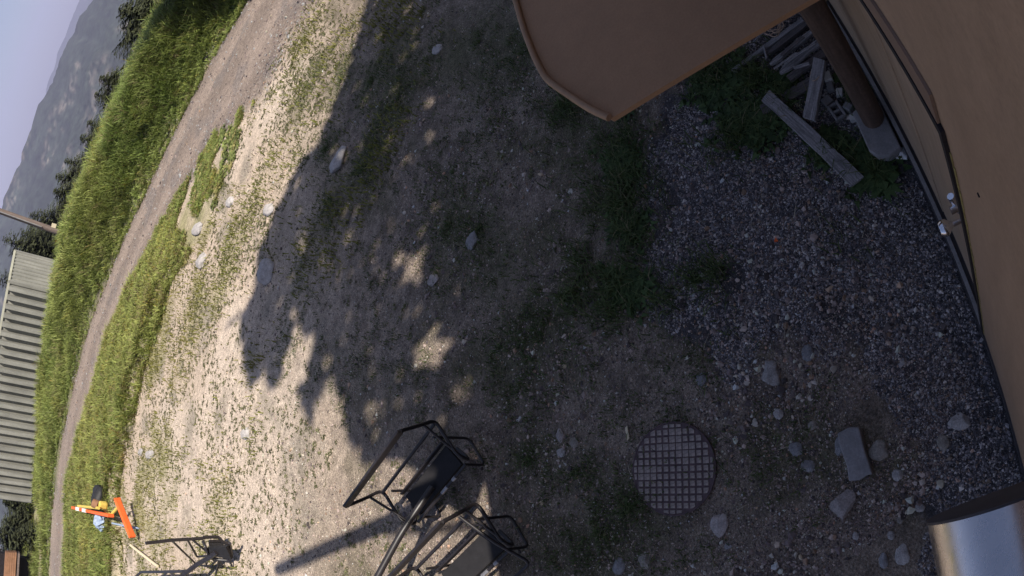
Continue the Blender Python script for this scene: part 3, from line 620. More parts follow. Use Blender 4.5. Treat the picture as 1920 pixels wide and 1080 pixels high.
#CONT
# ------------------------------------------------------------------ round cover
pc = (at(1190, 880)+at(1340, 880)+at(1265, 785)+at(1265, 970))/4
lid = tag(empty('manhole_cover', (pc.x, pc.y, hz(pc.x, pc.y))), 'rusty round access cover with a raised square grid pattern', 'cover')
LR = .365; ax = at(1300, 880)-at(1230, 880); lid.rotation_euler = (.0, .0, math.atan2(ax.y, ax.x)+.03)
mb = MB(); mb.prism([(LR*math.cos(t), LR*math.sin(t)) for t in np.linspace(0, 2*math.pi, 65)[:-1]], -.06, .024); mb.build('plate', M['irondark'], lid, bevel=.006)
mb = MB(); mb.tube([(LR*math.cos(t), LR*math.sin(t), .018) for t in np.linspace(0, 2*math.pi, 65)[:-1]], .009, 6, cyclic=True); mb.build('rim', M['irondark'], lid, True)
st = .058; tb = MB(); tb.box((0, 0, 0), (st*.74, st*.74, .008), taper=.9); tm = tb.mesh('raised_square'); tm.materials.append(M['iron'])
mr = MB(); mr.box((0, 0, 0), (st*1.0, st*.8, .008), taper=.94); worn = mr.mesh('raised_square_worn'); worn.materials.append(M['iron'])
mr = MB(); mr.box((0, 0, 0), (st*.88, st*.88, .006), taper=.96); worn = mr.mesh('raised_square_worn'); worn.materials.append(M['iron'])
for i in range(-7, 8):
    for j in range(-7, 8):
        x, y = i*st, j*st; d = math.hypot(x, y); RL = LR-.011
        if d > RL+.012: continue
        if d > RL-.032:
            hw = st*.37; pts = [(x+hw*a_, y+hw*b_) for a_, b_ in [(-1,-1),(-.5,-1),(0,-1),(.5,-1),(1,-1),(1,-.5),(1,0),(1,.5),(1,1),(.5,1),(0,1),(-.5,1),(-1,1),(-1,.5),(-1,0),(-1,-.5)]]
            pts = [((px*RL/math.hypot(px, py), py*RL/math.hypot(px, py)) if math.hypot(px, py) > RL else (px, py)) for px, py in pts]
            mb = MB(); mb.prism([(px-x, py-y) for px, py in pts], -.004, .004); o = mb.build('raised_square', M['iron'], lid); o.location = (x, y, .0265)
            continue
        w = fbm(np.array([i*.4+3.2]), np.array([j*.4]), 2, 5)[0] > .665
        o = link('raised_square', worn if w else tm, None, lid); o.location = (x, y, (.0255 if w else .0265)+random.uniform(-.0012, .001))

# ------------------------------------------------------------------ lumber and odds and ends by the post
def LP(x, y, z=0.0): return at(1340+x/3.374, 30+y/3.374, z)
def plank(name, a, b, w, h, m, label, cat, group=None, tilt=0.0):
    a, b = Vector(a), Vector(b); c = (a+b)/2; d = b-a; L_ = d.length
    mb = MB(); n = 7; V = []
    for i in range(n):
        t = i/(n-1)-.5; rag_ = name == 'timber'; ww = w*(1+random.uniform(-.05, .05))*((random.uniform(.72, 1.1) if 0 < i < n-1 else random.uniform(.3, .8)) if rag_ else 1); e = random.uniform(-.012, .012) if i in (0, n-1) else 0
        for sy, sz in ((-1, -1), (1, -1), (1, 1), (-1, 1)): V.append(Vector((t*L_+e*sy, sy*ww/2+random.uniform(-.002, .002), sz*h/2)))
    Fc = [(3, 2, 1, 0), tuple((n-1)*4+k for k in range(4))]+[(i*4+k, i*4+(k+1) % 4, (i+1)*4+(k+1) % 4, (i+1)*4+k) for i in range(n-1) for k in range(4)]
    mb.add(V, Fc); o = mb.build(name, m, bevel=.004); o.location = c
    o.rotation_euler = Vector((d.x, d.y, d.z)).to_track_quat('X', 'Z').to_euler()
    o.rotation_euler.rotate_axis('X', tilt); return tag(o, label, cat, group)
GL = 'old boards dumped by the post'
plank('plank', LP(325, 505, .075), LP(905, 1050, .05), .115, .035, M['oldwood'], 'long grey plank lying across the gravel towards the wall', 'plank', GL)
pb = plank('plank', LP(668, 275, .16), LP(600, 655, .09), .105, .05, M['oldwood'], 'weathered plank with a rope loop leaning near the post', 'plank', GL)
plank('plank', LP(300, 600, .03), LP(640, 405, .03), .10, .035, M['oldwood2'], 'short dark board half under the long grey plank', 'plank', GL)
plank('timber', LP(355, 308, .09), LP(640, 85, .09), .05, .035, M['oldwood'], 'split grey timber with frayed ends in the lumber pile', 'timber', GL)
plank('timber', LP(415, 362, .09), LP(690, 145, .09), .07, .035, M['oldwood'], 'wider split grey timber next to the post side of the pile', 'timber', GL)
plank('timber', LP(470, 400, .06), LP(730, 210, .06), .08, .04, M['oldwood2'], 'dark rotten timber nearest the roped plank', 'timber', GL)
plank('timber', LP(330, 250, .05), LP(600, 40, .05), .055, .05, M['oldwood2'], 'dark split timber under the canopy side of the pile', 'timber', GL)
plank('stick', LP(115, 352, .05), LP(560, 25, .07), .04, .035, M['oldwood'], 'long thin wooden stick at the canopy side of the pile', 'stick', GL)
plank('stick', LP(310, 190, .09), LP(330, 270, .09), .018, .015, M['oldwood'], 'short splinter lying across the long stick', 'stick', GL)
plank('stick', LP(235, 175, .03), LP(325, 85, .03), .014, .014, M['oldwood'], 'thin twig poking from under the canopy edge', 'stick', GL)
for q, (x0, y0, x1, y1, lb) in enumerate([(380,330,520,230,'grey splinter lying on the split timbers'),(440,300,640,170,'long thin splinter along the wider split timber'),(500,330,600,300,'short splinter between the timbers and the roped plank'),(420,250,560,130,'dark splinter near the canopy side timber')]):
    plank('splinter', LP(x0, y0, .13), LP(x1, y1, .135), .018+.006*q % .02, .012, M['oldwood'] if q < 3 else M['oldwood2'], lb, 'splinter', GL)
rp = MB(); c = LP(380, 75, .06); pts = []
for i in range(110):
    t = i/109*6.28*5; rad = .065+.018*math.sin(t*.37)+.014*math.sin(i*.9); pts.append(Vector((rad*math.cos(t)*1.1+.012*math.sin(t*.21), rad*math.sin(t)+.012*math.cos(t*.33), .01+.02*abs(math.sin(t*.17)))))
pts += [pts[-1]+Vector((.08, .03, -.01)), pts[-1]+Vector((.15, -.02, -.01)), pts[-1]+Vector((.24, .05, -.01))]
rp.tube(pts, .0052, 5); o = rp.build('rope_coil', M['rope'], None, True); o.location = c; tag(o, 'tangled coil of tan rope on the lumber pile', 'rope')
rl_ = MB(); c = LP(645, 365, .11); d = (LP(690, 330, .11)-LP(610, 330, .11))*.5; e = (LP(640, 400, .11)-LP(650, 260, .11))*.5
rl_.tube([c+d*math.cos(t)*.95+e*math.sin(t)*.9+Vector((0, 0, .035*math.sin(t+.5)+.02)) for t in np.linspace(0, 6.28, 25)[:-1]], .0045, 5, cyclic=True); tag(rl_.build('rope_loop', M['rope'], None, True), 'thin rope loop slung round the weathered plank', 'rope')
def chunk(px, py, sz, m, lab, cat, rz, name='masonry_block', holes=False):
    p = LP(px, py, 0); mb = MB()
    if not holes: mb.box((0, 0, 0), sz, taper=.9)
    else:
        L_, W_, H_ = sz; t = .022
        mb.box((0, W_/2-t/2, 0), (L_, t, H_)); mb.box((0, -W_/2+t/2, 0), (L_, t, H_))
        for q in (-.5, 0, .5): mb.box((q*(L_-t), 0, .001), (t, W_-2*t-.001, H_-.004))
    o = mb.build(name, m, bevel=.006); o.location = (p.x, p.y, hz(p.x, p.y)+sz[2]/2-.005); o.rotation_euler = (.06, -.05, rz); return tag(o, lab, cat, 'masonry scraps beside the post')
chunk(725, 402, (.085, .07, .09), M['whiteblock'], 'small white masonry block beside the post', 'block', .5)
chunk(735, 452, (.09, .06, .06), M['concrete'], 'grey masonry scrap below the white block', 'block', .4)
chunk(715, 540, (.085, .085, .05), M['concrete'], 'square grey paving scrap with a chipped edge', 'block', .9)
chunk(778, 610, (.15, .10, .06), M['concrete'], 'hollow concrete block with open cells overgrown by weeds', 'block', .75, 'hollow_block', True)
chunk(795, 490, (.07, .06, .06), M['whiteblock'], 'crumbling pale masonry lump against the post', 'block', .2)
chunk(850, 585, (.08, .06, .06), M['concrete'], 'grey masonry lump between hollow block and footing', 'block', 1.2)
chunk(885, 650, (.06, .07, .05), M['whiteblock'], 'tan masonry lump touching the footing', 'block', .3)
cl = MB(); p = LP(1195, 880, .0); V = []
for i in range(7):
    for j in range(7): V.append((i*.016-.05, j*.014-.04, .02+.018*math.sin(i*1.3+j)*math.cos(j*1.7)))
cl.add(V, [(i*7+j, (i+1)*7+j, (i+1)*7+j+1, i*7+j+1) for i in range(6) for j in range(6)]); rg = cl.build('rag', M['whitepl'], None, True); rg.location = (p.x, p.y, hz(p.x, p.y)+.02); tag(rg, 'small white rag with red edge against the wall base', 'rag')
md = rg.modifiers.new('thick', 'SOLIDIFY'); md.thickness = .008
b = MB(); b.tube([(.03, -.05, .03), (.06, -.02, .035), (.09, -.06, .03), (.12, -.1, .02)], .012, 6); b.build('red_edge', M['red'], rg, True)
def scrap(px, py, lx, ly, m, lab, name, cat):
    a = at(px, py, .02); b_ = at(px+lx, py+ly, .02); return plank(name, a, b_, .025, .008, m, lab, cat)
scrap(1174, 800, 4, 24, M['palewood'], 'small flat pale wood scrap beside the round cover', 'wood_scrap', 'scrap')
scrap(1453, 448, 3, 5, M['orange'], 'bright orange chip lying on the gravel', 'plastic_chip', 'chip')

# ------------------------------------------------------------------ chairlift chairs
def chair_parts(root, hanger, footrest=False, lower=True):
    k, sm = M['blacksteel'], True
    def tb(name, pts, r, fil=.06, m=k, seg=8, par=root):
        r = r*.88
        mb = MB(); mb.tube(pts, r, seg, fil); return mb.build(name, m, par, sm)
    HW = .56
    rail = MB(); rail.bar((-HW, .0, 1.03), (HW, .0, 1.03), .03, .07); rail.build('back_rail', k, root, bevel=.008)
    tb('seat_back_bar', [(-.53, .17, .52), (.53, .17, .52)], .021, 0)
    for s in (-1, 1):
        a = tb('side_tube', [(s*HW, .0, 1.03), (s*.555, .10, .76), (s*.54, .21, .50), (s*.53, -.22, .46), (s*.51, -.27, .30), (s*.44, -.05, .30)], .0215, .10)
        tb('side_brace', [(s*.55, .12, .70), (s*.525, -.10, .50), (s*.515, -.24, .38)], .016, .06, par=a)
        tb('leg', [(s*.42, .10, .50), (s*.42, .12, .02), (s*.42, -.24, .02), (s*.42, -.24, .30)], .016, .07)
    seat = MB(); V = []
    for i in range(9):
        t = i/8; yy = .02-.24*t; zz = .35+.02*math.cos(t*3.1)-.02*t*t
        for s in (-.40, .40): V += [(s, yy, zz)]
        for s in (-.40, .40): V += [(s, yy, zz-.03)]
    Fc = []
    for i in range(8): b0 = i*4; Fc += [(b0, b0+4, b0+5, b0+1), (b0+2, b0+3, b0+7, b0+6), (b0, b0+2, b0+6, b0+4), (b0+1, b0+5, b0+7, b0+3)]
    Fc += [(0, 1, 3, 2), (32, 34, 35, 33)]; seat.add(V, Fc); seat.build('seat', M['seat'], root, True)
    mb = MB(); mb.bar((-.41, .05, .40), (.41, .05, .40), .02, .05); mb.build('seat_rear_slat', k, root, bevel=.005)
    fb = tb('front_bar', [(-.46, -.27, .32), (.46, -.27, .32)], .02, 0)
    for q0, q1 in ((.02, .12), (.22, .27)): sc_ = MB(); sc_.tube([(q0, -.27, .32), (q1, -.27, .32)], .0206, 8); sc_.build('scuff_highlight', M['scuff_highlight'], fb, True)  # bright segments paint the highlights onto the front bar
    if hanger:
        h = tb('hanger_pole', hanger, .04, .12, seg=12)
        v0, v1 = Vector(hanger[-2]), Vector(hanger[-1]); d = (v1-v0)
        cmb = MB(); cmb.tube([v0+d*.38, v0+d*.44], .0425, 12); cmb.build('worn_band', M['scuff_highlight'], h, True)
        cmb = MB(); cmb.tube([v0+d*.44, v1], .049, 12); cmb.build('sleeve', k, h, True)
    if footrest:
        tb('restraint_bar', [(-.545, .06, .80), (-.57, -.25, .58), (-.56, -.50, .34), (.60, -.50, .34), (.57, -.25, .58), (.545, .06, .80)], .018, .07)
GC = 'old chairlift chairs stored in the yard'
railf, railn = at(746, 809, 1.06), at(645, 949, 1.06); w = (railn-railf); cang = math.atan2(w.y, w.x)
def local(o_loc, rz, p):
    d = p-o_loc; c, s = math.cos(-rz), math.sin(-rz); return (d.x*c-d.y*s, d.x*s+d.y*c, d.z)
mid = (railf+railn)/2; A0 = Vector((mid.x, mid.y, 0)); A0.z = hz(A0.x, A0.y)
# local +x runs along the back rail towards the picture's bottom; the seat faces local -y or +y: pick the side nearer the camera
rzA = cang+math.pi; fl = -1
chA = tag(empty('lift_chair', A0, rzA), 'black tubular chairlift chair with open bars, upper one of the near pair', 'chairlift chair', GC)
hp = [(-.02, -.16, .36)]+[local(A0, rzA, at(px, py, z)) for px, py, z in ((752, 1000, .62), (704, 1088, .80), (640, 1205, 1.0))]
chair_parts(chA, hp)
B0 = Vector((at(881, 946, .5)-at(809, 795, .5)))+A0; B0.z = hz(B0.x, B0.y)
chB = tag(empty('lift_chair', B0, rzA-.03), 'black chairlift chair with lowered restraint bar, nearest to the round cover', 'chairlift chair', GC)
chair_parts(chB, None, True)
# far chair tipped on its side
def CC(x, y, z): return at(240+x/8.727, 980+y/8.727, z)
pc_ = CC(1300, 560, .4)
r0 = CC(1230, 255, .55); az0 = math.atan2(r0.x, r0.y)
chC = tag(empty('lift_chair', (r0.x, r0.y, hz(r0.x, r0.y))), 'black chairlift chair tipped on its side in the sunny yard', 'chairlift chair', GC)
cf = Vector(chC.location); k = M['blacksteel']
def ctube(name, pts, rad, par=chC, m=k, fil=.05):
    mb = MB(); mb.tube([Vector(p)-cf for p in pts], rad, 7, fil); return mb.build(name, m, par, True)
def up_at(px, py, base):       # point above/below base's ground spot that shows at that pixel
    a, e = azel(px, py); rr2 = math.hypot(base.x, base.y); return Vector((math.sin(a)*rr2, math.cos(a)*rr2, CAM_H+rr2*math.tan(e)))
def CU(x, y): return up_at(240+x/8.727, 980+y/8.727, r0)
ctube('back_rail', [CU(285, 335), CU(730, 285), CU(1230, 255)], .03)
ctube('armrest', [CU(1230, 240), CU(1480, 230), CU(1560, 330), CU(1650, 345)], .03)
ctube('lumbar_bar', [CU(1330, 300), CU(1540, 300)], .022)
sp = MB(); q = [CU(1330, 330), CU(1560, 330), CU(1580, 395), CU(1340, 395)]; bk = Vector((0, .06, 0)); sp.hexa([p-cf for p in q]+[p+bk-cf for p in q]); sp.build('back_pad', M['seat'], chC)
nb = lambda x, y, dz: CC(x, y, dz)
sm_ = MB(); q = [CC(1300, 410, .50), CC(1600, 400, .42), CC(1690, 600, .22), CC(1330, 540, .42)]; dn_ = Vector((.02, .03, -.05)); sm_.hexa([p+dn_-cf for p in q]+[p-cf for p in q]); sm_.build('seat', M['seat'], chC)
ctube('side_frame', [CU(1230, 300), CC(1270, 400, .55), CC(1330, 560, .40), CC(1480, 600, .25), CC(1660, 620, .1), CC(1700, 520, .15), CC(1660, 330, .35)], .028)
ctube('frame_strut', [CU(735, 310), CC(1120, 680, .25)], .02)
ctube('frame_strut', [CU(980, 290), CC(1130, 560, .45), CC(1300, 540, .40)], .02)
ctube('frame_strut', [CU(1060, 285), CC(1320, 500, .45)], .02)
ctube('hanger_pole', [CC(1450, 480, .40), CC(1330, 570, .42), CC(1120, 690, .50), CC(880, 873, .62), CC(500, 1200, .8)], .045)
ctube('restraint_bar', [CC(1180, 700, .12), CC(1550, 715, .05), CC(1480, 590, .2), CC(1360, 700, .1)], .018)
ctube('footrest', [CC(1660, 610, .12), CC(1715, 740, .03), CC(1300, 735, .03), CC(1270, 640, .2)], .016)
ctube('footrest', [CC(1490, 600, .2), CC(1460, 740, .05), CC(1420, 900, .03)], .018)
# second far chair, mostly out of the picture
d0 = CC(560, 800, .5); chD = tag(empty('lift_chair', (d0.x, d0.y, hz(d0.x, d0.y))), 'black chairlift frame at the bottom picture edge behind the tipped chair', 'chairlift chair', GC); cf = Vector(chD.location)
def D(x, y, z): return CC(x, y, z)
ctube('back_rail', [D(130, 890, .62), D(215, 808, .62), D(900, 795, .55), D(1000, 790, .5)], .032, chD)
ctube('side_frame', [D(650, 800, .58), D(480, 960, .5), D(400, 1150, .4)], .024, chD)
ctube('side_frame', [D(680, 800, .58), D(900, 980, .4), D(1000, 1150, .3)], .024, chD)
ctube('leg', [D(400, 1150, .4), D(420, 1180, .0), D(1000, 1190, .0), D(1000, 1150, .3)], .02, chD)
ctube('seat_frame', [D(480, 960, .5), D(900, 985, .4)], .02, chD)

# ------------------------------------------------------------------ barricade boards and clutter at the verge
def OB(x, y, z=0.0): return at(120+x/6.75, 910+y/6.75, z)
def gz(v, dz=0.0): v = Vector(v); v.z = hz(v.x, v.y)+dz; return v
GO = 'orange barricade boards at the verge'
def board(a, b, w, h, lab, stripes=None, rot=0.0):
    a, b = Vector(a), Vector(b); e = tag(empty('barricade_board', (a+b)/2), lab, 'barricade', GO); o0 = (a+b)/2; d = (b-a)
    e.rotation_euler = d.to_track_quat('X', 'Z').to_euler(); L_ = d.length
    mb = MB(); mb.box((0, 0, 0), (L_, w, h)); mb.build('board', M['orange'], e, bevel=.03)
    for s in (-1, 1): mb = MB(); mb.tube([(s*L_*.5, 0, -h*.45), (s*L_*.5, 0, h*.45)], w*.52, 10); mb.build('end_boss', M['orange'], e, True)
    for t in (stripes or []): mb = MB(); mb.box((L_*t, 0, 0), (L_*.1, w+.012, h+.012)); mb.build('reflective_stripe', M['whitepl'], e)
    return e
b1a, b1b = OB(675, 180, .5), OB(860, 640, .25)
board(b1a, b1b, .10, .19, 'plain orange barricade board leaning at the edge of the yard')
board(OB(125, 285, .85), OB(590, 385, .62), .10, .19, 'orange barricade board with white stripes lying in the verge grass', (-.3, -.1))
yb = tag(empty('yellow_frame', gz(OB(500, 300))), 'yellow plastic barricade legs beside the orange boards', 'barricade'); yo = Vector(yb.location)
def ybar(n_, pts, rad, m=M['yellow']): mb = MB(); mb.tube([Vector(p)-yo for p in pts], rad, 8, .03); return mb.build(n_, m, yb, True)
ybar('crossbar', [OB(180, 262, .95), OB(440, 288, .85)], .045)
ybar('leg', [OB(510, 300, .55), OB(600, 390, .45)], .05); ybar('leg', [OB(680, 285, .45), OB(600, 370, .5)], .045)
mb = MB(); c = OB(495, 250, .7)-yo; mb.box(c, (.2, .18, .26)); hd_ = mb.build('lamp_box', M['yellow'], yb, bevel=.05)
mb = MB(); mb.tube([c+Vector((-.1, .15, .1)), c+Vector((-.1, .25, .25))], .13, 12); mb.build('lens', M['rustplank'], hd_, True)
bag = MB(); V, Fi = ICO2; c = gz(OB(610, 200), .2)
Vb = V*np.array([.5, .42, .22])*(1+(fbm(V[:, 0]*2+4, V[:, 1]*2+V[:, 2], 3, 2)-.5)[:, None]*.6)
o = link('black_sack', fast_mesh('black_sack', Vb, Fi, None, True), M['bag']); o.location = c; tag(o, 'crumpled black sack lying behind the orange boards', 'sack')  # squashed lumpy ball modelling the black sack
bl = ICO2[0]*np.array([.27, .25, .2])*(1+(fbm(ICO2[0][:, 0]*4+1, ICO2[0][:, 1]*4+ICO2[0][:, 2]*2, 3, 6)-.5)[:, None]*1.1)
o = link('tarp_bundle', fast_mesh('tarp_bundle', bl, ICO2[1], None, False), M['blue']); o.location = gz(OB(650, 470), .22); tag(o, 'crumpled pale blue tarp bundle between the orange boards', 'tarp')
mb = MB(); c = gz(OB(760, 490), .36); d2 = gz(OB(960, 545), .03); mb.tube([c, (c+d2)/2+Vector((0, 0, .05)), d2], .028, 6); tag(mb.build('blue_strap', M['blue'], None, True), 'thin blue strap trailing from the tarp over the dirt', 'strap')
mb = MB(); mb.tube([gz(OB(890, 760), .10), gz(OB(1215, 1025), .06)], .038, 8); tag(mb.build('wooden_stake', M['palewood'], None, True), 'long pale wooden stake lying on the sunny grass', 'stake')

# ------------------------------------------------------------------ utility pole, container, board stack
def on_ray(px, py, rad):
    a, e = azel(px, py); return Vector((math.sin(a)*rad, math.cos(a)*rad, CAM_H+rad*math.tan(e)))
pt = on_ray(128, 442, 33.5); tp = on_ray(-90, 363, 33.5); bs = pt+(pt-tp).normalized()*1.2
up_ = tag(empty('utility_pole', bs), 'leaning weathered utility pole rising from the grass bank', 'pole')
mb = MB(); mb.tube([(0, 0, -.3), tp-bs], [.17, .13], 12); mb.build('shaft', M['polewood'], up_, True)
bx = on_ray(101, 423, 33.4)-bs; mb = MB(); mb.box(bx, (.2, .08, .24)); mb.build('marker_plate', M['palewood'], up_)
d = (tp-bs); mb = MB(); mb.tube([d*.35+Vector((.0, -.19, 0)), d*.9+Vector((0, -.16, 0))], .03, 6); mb.build('conduit', M['concrete'], up_, True)

RC = 39.0
tr, tl_ = on_ray(25, 470, RC+2.3), on_ray(14, 527, RC); far_l = on_ray(-32, 928, RC+3.5)
topz = 3.85; basez = .55
cont = tag(empty('steel_container', (tl_.x, tl_.y, basez)), 'grey corrugated steel container behind the grass bank', 'container'); c0 = Vector(cont.location)
P_r = Vector((tr.x, tr.y, 0)); P_c = Vector((tl_.x, tl_.y, 0)); P_l = Vector((far_l.x, far_l.y, 0))
P_l2 = P_l+(P_r-P_c); hgt = topz-basez
def corr(name, a, b, n, depth, m):
    d = b-a; L_ = d.length; d = d.normalized(); nn = Vector((d.y, -d.x, 0))
    if nn.dot(-a) < 0: nn = -nn
    prof = [(0, 0), (.34, 0), (.42, 1), (.86, 1), (.94, 0)]; pts = []
    for i in range(n):
        for t, q in prof: pts.append(a+d*((i+t)/n*L_)+nn*(q*depth))
    pts.append(b); V = [p-Vector((c0.x, c0.y, 0))+Vector((0, 0, z)) for z in (.1, hgt-.1) for p in pts]; k_ = len(pts)
    mb = MB(); mb.add(V, [(i, i+1, k_+i+1, k_+i) for i in range(k_-1)]); return mb.build(name, m, cont)
corr('side_wall', P_c, P_l, 25, .34, M['container']); corr('end_wall', P_r, P_c, 9, .06, M['container']); corr('rear_wall', P_l, P_l2, 9, .03, M['container'])
def cz(p, z): return Vector((p.x-c0.x, p.y-c0.y, z))
for p in (P_r, P_c, P_l, P_l2): mb = MB(); mb.box(cz(p, hgt/2), (.17, .17, hgt)); mb.build('corner_post', M['container'], cont, bevel=.01)
for a, b in ((P_c, P_l), (P_r, P_c)):
    mb = MB(); mb.bar(cz(a, hgt-.04), cz(b, hgt-.04), .16, .14); mb.build('top_rail', M['contedge'], cont); mb = MB(); mb.bar(cz(a, .06), cz(b, .06), .14, .14); mb.build('bottom_rail', M['container'], cont)
mb = MB(); mb.hexa([cz(p, hgt-.12) for p in (P_r, P_c, P_l, P_l2)]+[cz(p, hgt-.07) for p in (P_r, P_c, P_l, P_l2)]); mb.build('roof', M['container'], cont)
stk = tag(empty('board_stack', on_ray(20, 1062, 44)), 'stack of reddish boards at the lower left picture corner', 'board stack'); s0 = Vector(stk.location); stk.location.z = 0.2; s0.z = .2
for i in range(7):
    zz = [(12, 1034), (14, 1034), (17, 1034), (21, 1034), (25, 1034), (29, 1034), (35, 1036)][i]
    a = on_ray(zz[0], zz[1], 44); b = on_ray(zz[0]-5, 1140, 45); mb = MB(); mb.bar(a-s0, b-s0, .5, .13); mb.build('board', M['rustplank'] if i < 6 else M['polewood'], stk)
mb = MB(); a = on_ray(24, 1040, 45); b = on_ray(16, 1140, 46); mb.bar(a-s0, b-s0, .6, 2.3); mb.build('dark_core', M['gap'], stk)

# ------------------------------------------------------------------ conifers
def conifer(base, h, rad, seed, label, group, col=(.045, .05, .026), full=.06, name='conifer_tree', dens=1.0):
    rg = np.random.default_rng(seed); t = tag(empty(name, base), label, 'tree', group)
    mb = MB(); mb.tube([(0, 0, 0), (.04*h*rg.normal()*.2, 0, h*.5), (0, 0, h*.98)], [.016*h+.04, .01], 7); mb.build('trunk', M['bark'], t, True)
    P = []; Tn = []; C = []; lev = np.linspace(full, .995, int(34+h*3))
    for q in lev:
        R = rad*(1-q)**.9*(.7+.5*rg.random())+.08; nb_ = int(7+7*(1-q))
        for _ in range(nb_):
            a = rg.uniform(0, 6.283); L_ = R*rg.uniform(.6, 1.15); ns = max(3, int(L_/.16*dens)); s = np.linspace(.12, 1, ns)
            rise = rg.uniform(-.35, .05); sag = rg.uniform(.0, .3)
            bx_ = np.cos(a)*L_*s; by_ = np.sin(a)*L_*s; bz_ = q*h+L_*(rise*s+sag*s*s)
            for m_ in range(2):
                side = np.where(rg.random(ns) < .5, -1, 1); ln = (.16+.26*L_*(1-s*.7)*.5+.06)*rg.uniform(.7, 1.2, ns); fa = a+side*rg.uniform(.2, 1.0, ns)
                wd_ = ln*rg.uniform(.35, .6, ns); zt = bz_-ln*rg.uniform(.05, .45, ns)
                p0 = np.stack([bx_-np.sin(fa)*wd_/2, by_+np.cos(fa)*wd_/2, bz_+.02], 1); p1 = np.stack([bx_+np.sin(fa)*wd_/2, by_-np.cos(fa)*wd_/2, bz_+.0*bz_], 1)
                p2 = np.stack([bx_+np.cos(fa)*ln, by_+np.sin(fa)*ln, zt], 1); P.append(np.stack([p0, p1, p2], 1)); C.append(np.array(col)*rg.uniform(.55, 1.7)*rg.uniform(.8, 1.2, (ns, 1)))
    P = np.concatenate(P); C = np.repeat(np.concatenate(C), 3, 0); T = np.arange(len(P)*3).reshape(-1, 3)
    link('crown', fast_mesh('crown', P.reshape(-1, 3), T, C), M['needle'], t); return t
GT = 'conifers on the slope beyond the bank'
TREES = [ # px, py of the tip, distance, crown radius, label
 (238,20,40,2.6,'large dark conifer at the top edge, right of the others'),
 (186,147,46,2.0,'upper of the two pointed conifers against the mountain'),
 (177,177,48,2.1,'lower of the two pointed conifers against the mountain'),
 (163,231,50,1.9,'small conifer just below the pointed pair'),
 (150,257,48,1.7,'bushy conifer at the middle of the grass crest'),
 (121,301,52,1.8,'short conifer leaning out over the valley side'),
 (104,330,50,1.9,'dark blunt conifer above the utility pole'),
 (100,358,47,1.6,'low dark conifer nearest the utility pole top side'),
 (56,402,55,2.3,'wide conifer behind the utility pole'),
 (40,437,56,2.6,'conifer between the pole and the container'),
 (5,447,60,3.2,'tall conifer rising above the container corner'),
 (28,455,50,2.0,'low conifer touching the container end'),
 (-8,520,60,3.0,'dark conifer showing over the container roof'),
 (-4,1000,52,3.4,'broad green tree between container and board stack'),
]
for i, (px, py, d, rd, lab) in enumerate(TREES):
    tip = on_ray(px, py, d); g = hz(tip.x, tip.y); b0 = Vector((tip.x, tip.y, g-.3)); hh = max(tip.z-g+.3, 3.0)
    conifer(b0, hh, rd*2.0*max(1, hh/6.5)**.6, 50+i, lab, GT, dens=1.3)
for i, (px, py, d, rd, lab) in enumerate([(5,940,47,1.6,'dark conifer in the gap beside the container'),(14,975,46,1.5,'low bushy conifer next to the container gap'),(25,1005,43,1.3,'small green conifer beside the dirt path'),(290,36,30,1.5,'young conifer at the grass crest near the top edge'),(330,10,28,1.8,'conifer cut by the top edge above the grass bank')]):
    tip = on_ray(px, py, d); g = hz(tip.x, tip.y); conifer(Vector((tip.x, tip.y, g-.3)), max(tip.z-g+.3, 1.6), rd, 90+i, lab, GT, dens=1.1, full=.03)

for i, (x, y, h_, rd, lab) in enumerate([(8.6, 17.6, 8.5, 2.0, 'tall conifer beyond the top picture edge beside the road'), (7.2, 21.0, 7.5, 1.9, 'second conifer beyond the top picture edge on the bank')]): conifer(Vector((x, y, hz(x, y)-.2)), h_, rd, 130+i, lab, GT, dens=1.2)
# ------------------------------------------------------------------ trees behind the hut that throw the dappled shade
SH = [tuple(at(*p)[:2]) for p in [(760,-200),(680,32),(655,120),(632,190),(604,255),(560,320),(520,400),(492,470),(480,545),(455,600),(452,665),(470,715),(490,690),(520,715),(548,650),(575,615),(590,640),(575,700),(556,735),(585,790),(606,735),(632,700),(650,745),(640,800),(690,862),(745,850),(770,880),(830,900),(905,915),(960,960),(1020,1080),(1150,1150),(1400,600),(1400,-200)]]
HOLES = [(775,505,16,42),(660,432,8,16),(800,353,9,10),(565,463,8,16),(665,524,7,14),(800,660,34,26),(835,635,16,16),(700,690,10,28),(745,490,8,14),(790,690,14,16),(555,660,14,50),(620,780,18,60),(760,585,10,12),(695,755,9,16),(730,650,8,10),(850,275,6,6),(775,130,5,5),(780,910,24,14),(880,1000,25,16),(850,1050,30,20)]
HOLW = [(np.array(at(x, y)[:2]), np.array((at(x+a, y)-at(x, y))[:2]), np.array((at(x, y+b)-at(x, y))[:2])) for x, y, a, b in HOLES]
CT = 1/math.tan(R_(SUN_EL))
n = 34000; spx = RNG.uniform(-8, 12, n); spy = RNG.uniform(-1, 13, n)
k = in_poly(spx+(fbm(spx*1.5, spy*1.5, 2, 1)-.5)*.35, spy+(fbm(spx*1.5, spy*1.5, 2, 2)-.5)*.35, SH)
for c, ea, eb in HOLW:
    Mi = np.linalg.inv(np.stack([ea, eb], 1)); q = (np.stack([spx, spy], 1)-c) @ Mi.T; k &= ~(np.hypot(q[:, 0], q[:, 1]) < 1.0+.25*RNG.random(n))
k &= -(spx*WN.x+spy*WN.y) > 3.6
spx, spy = spx[k], spy[k]
back = 2.2+3.6*RNG.random(len(spx)); dist = -(spx*WN.x+spy*WN.y)+WALL+back; zz = dist/abs(S2[0]*WN.x+S2[1]*WN.y)/CT
lx = spx+S2[0]*zz*CT; ly = spy+S2[1]*zz*CT; lz = zz
trunks = [wp(-3.6, 4.6, 0), wp(.4, 4.2, 0), wp(4.6, 4.6, 0)]
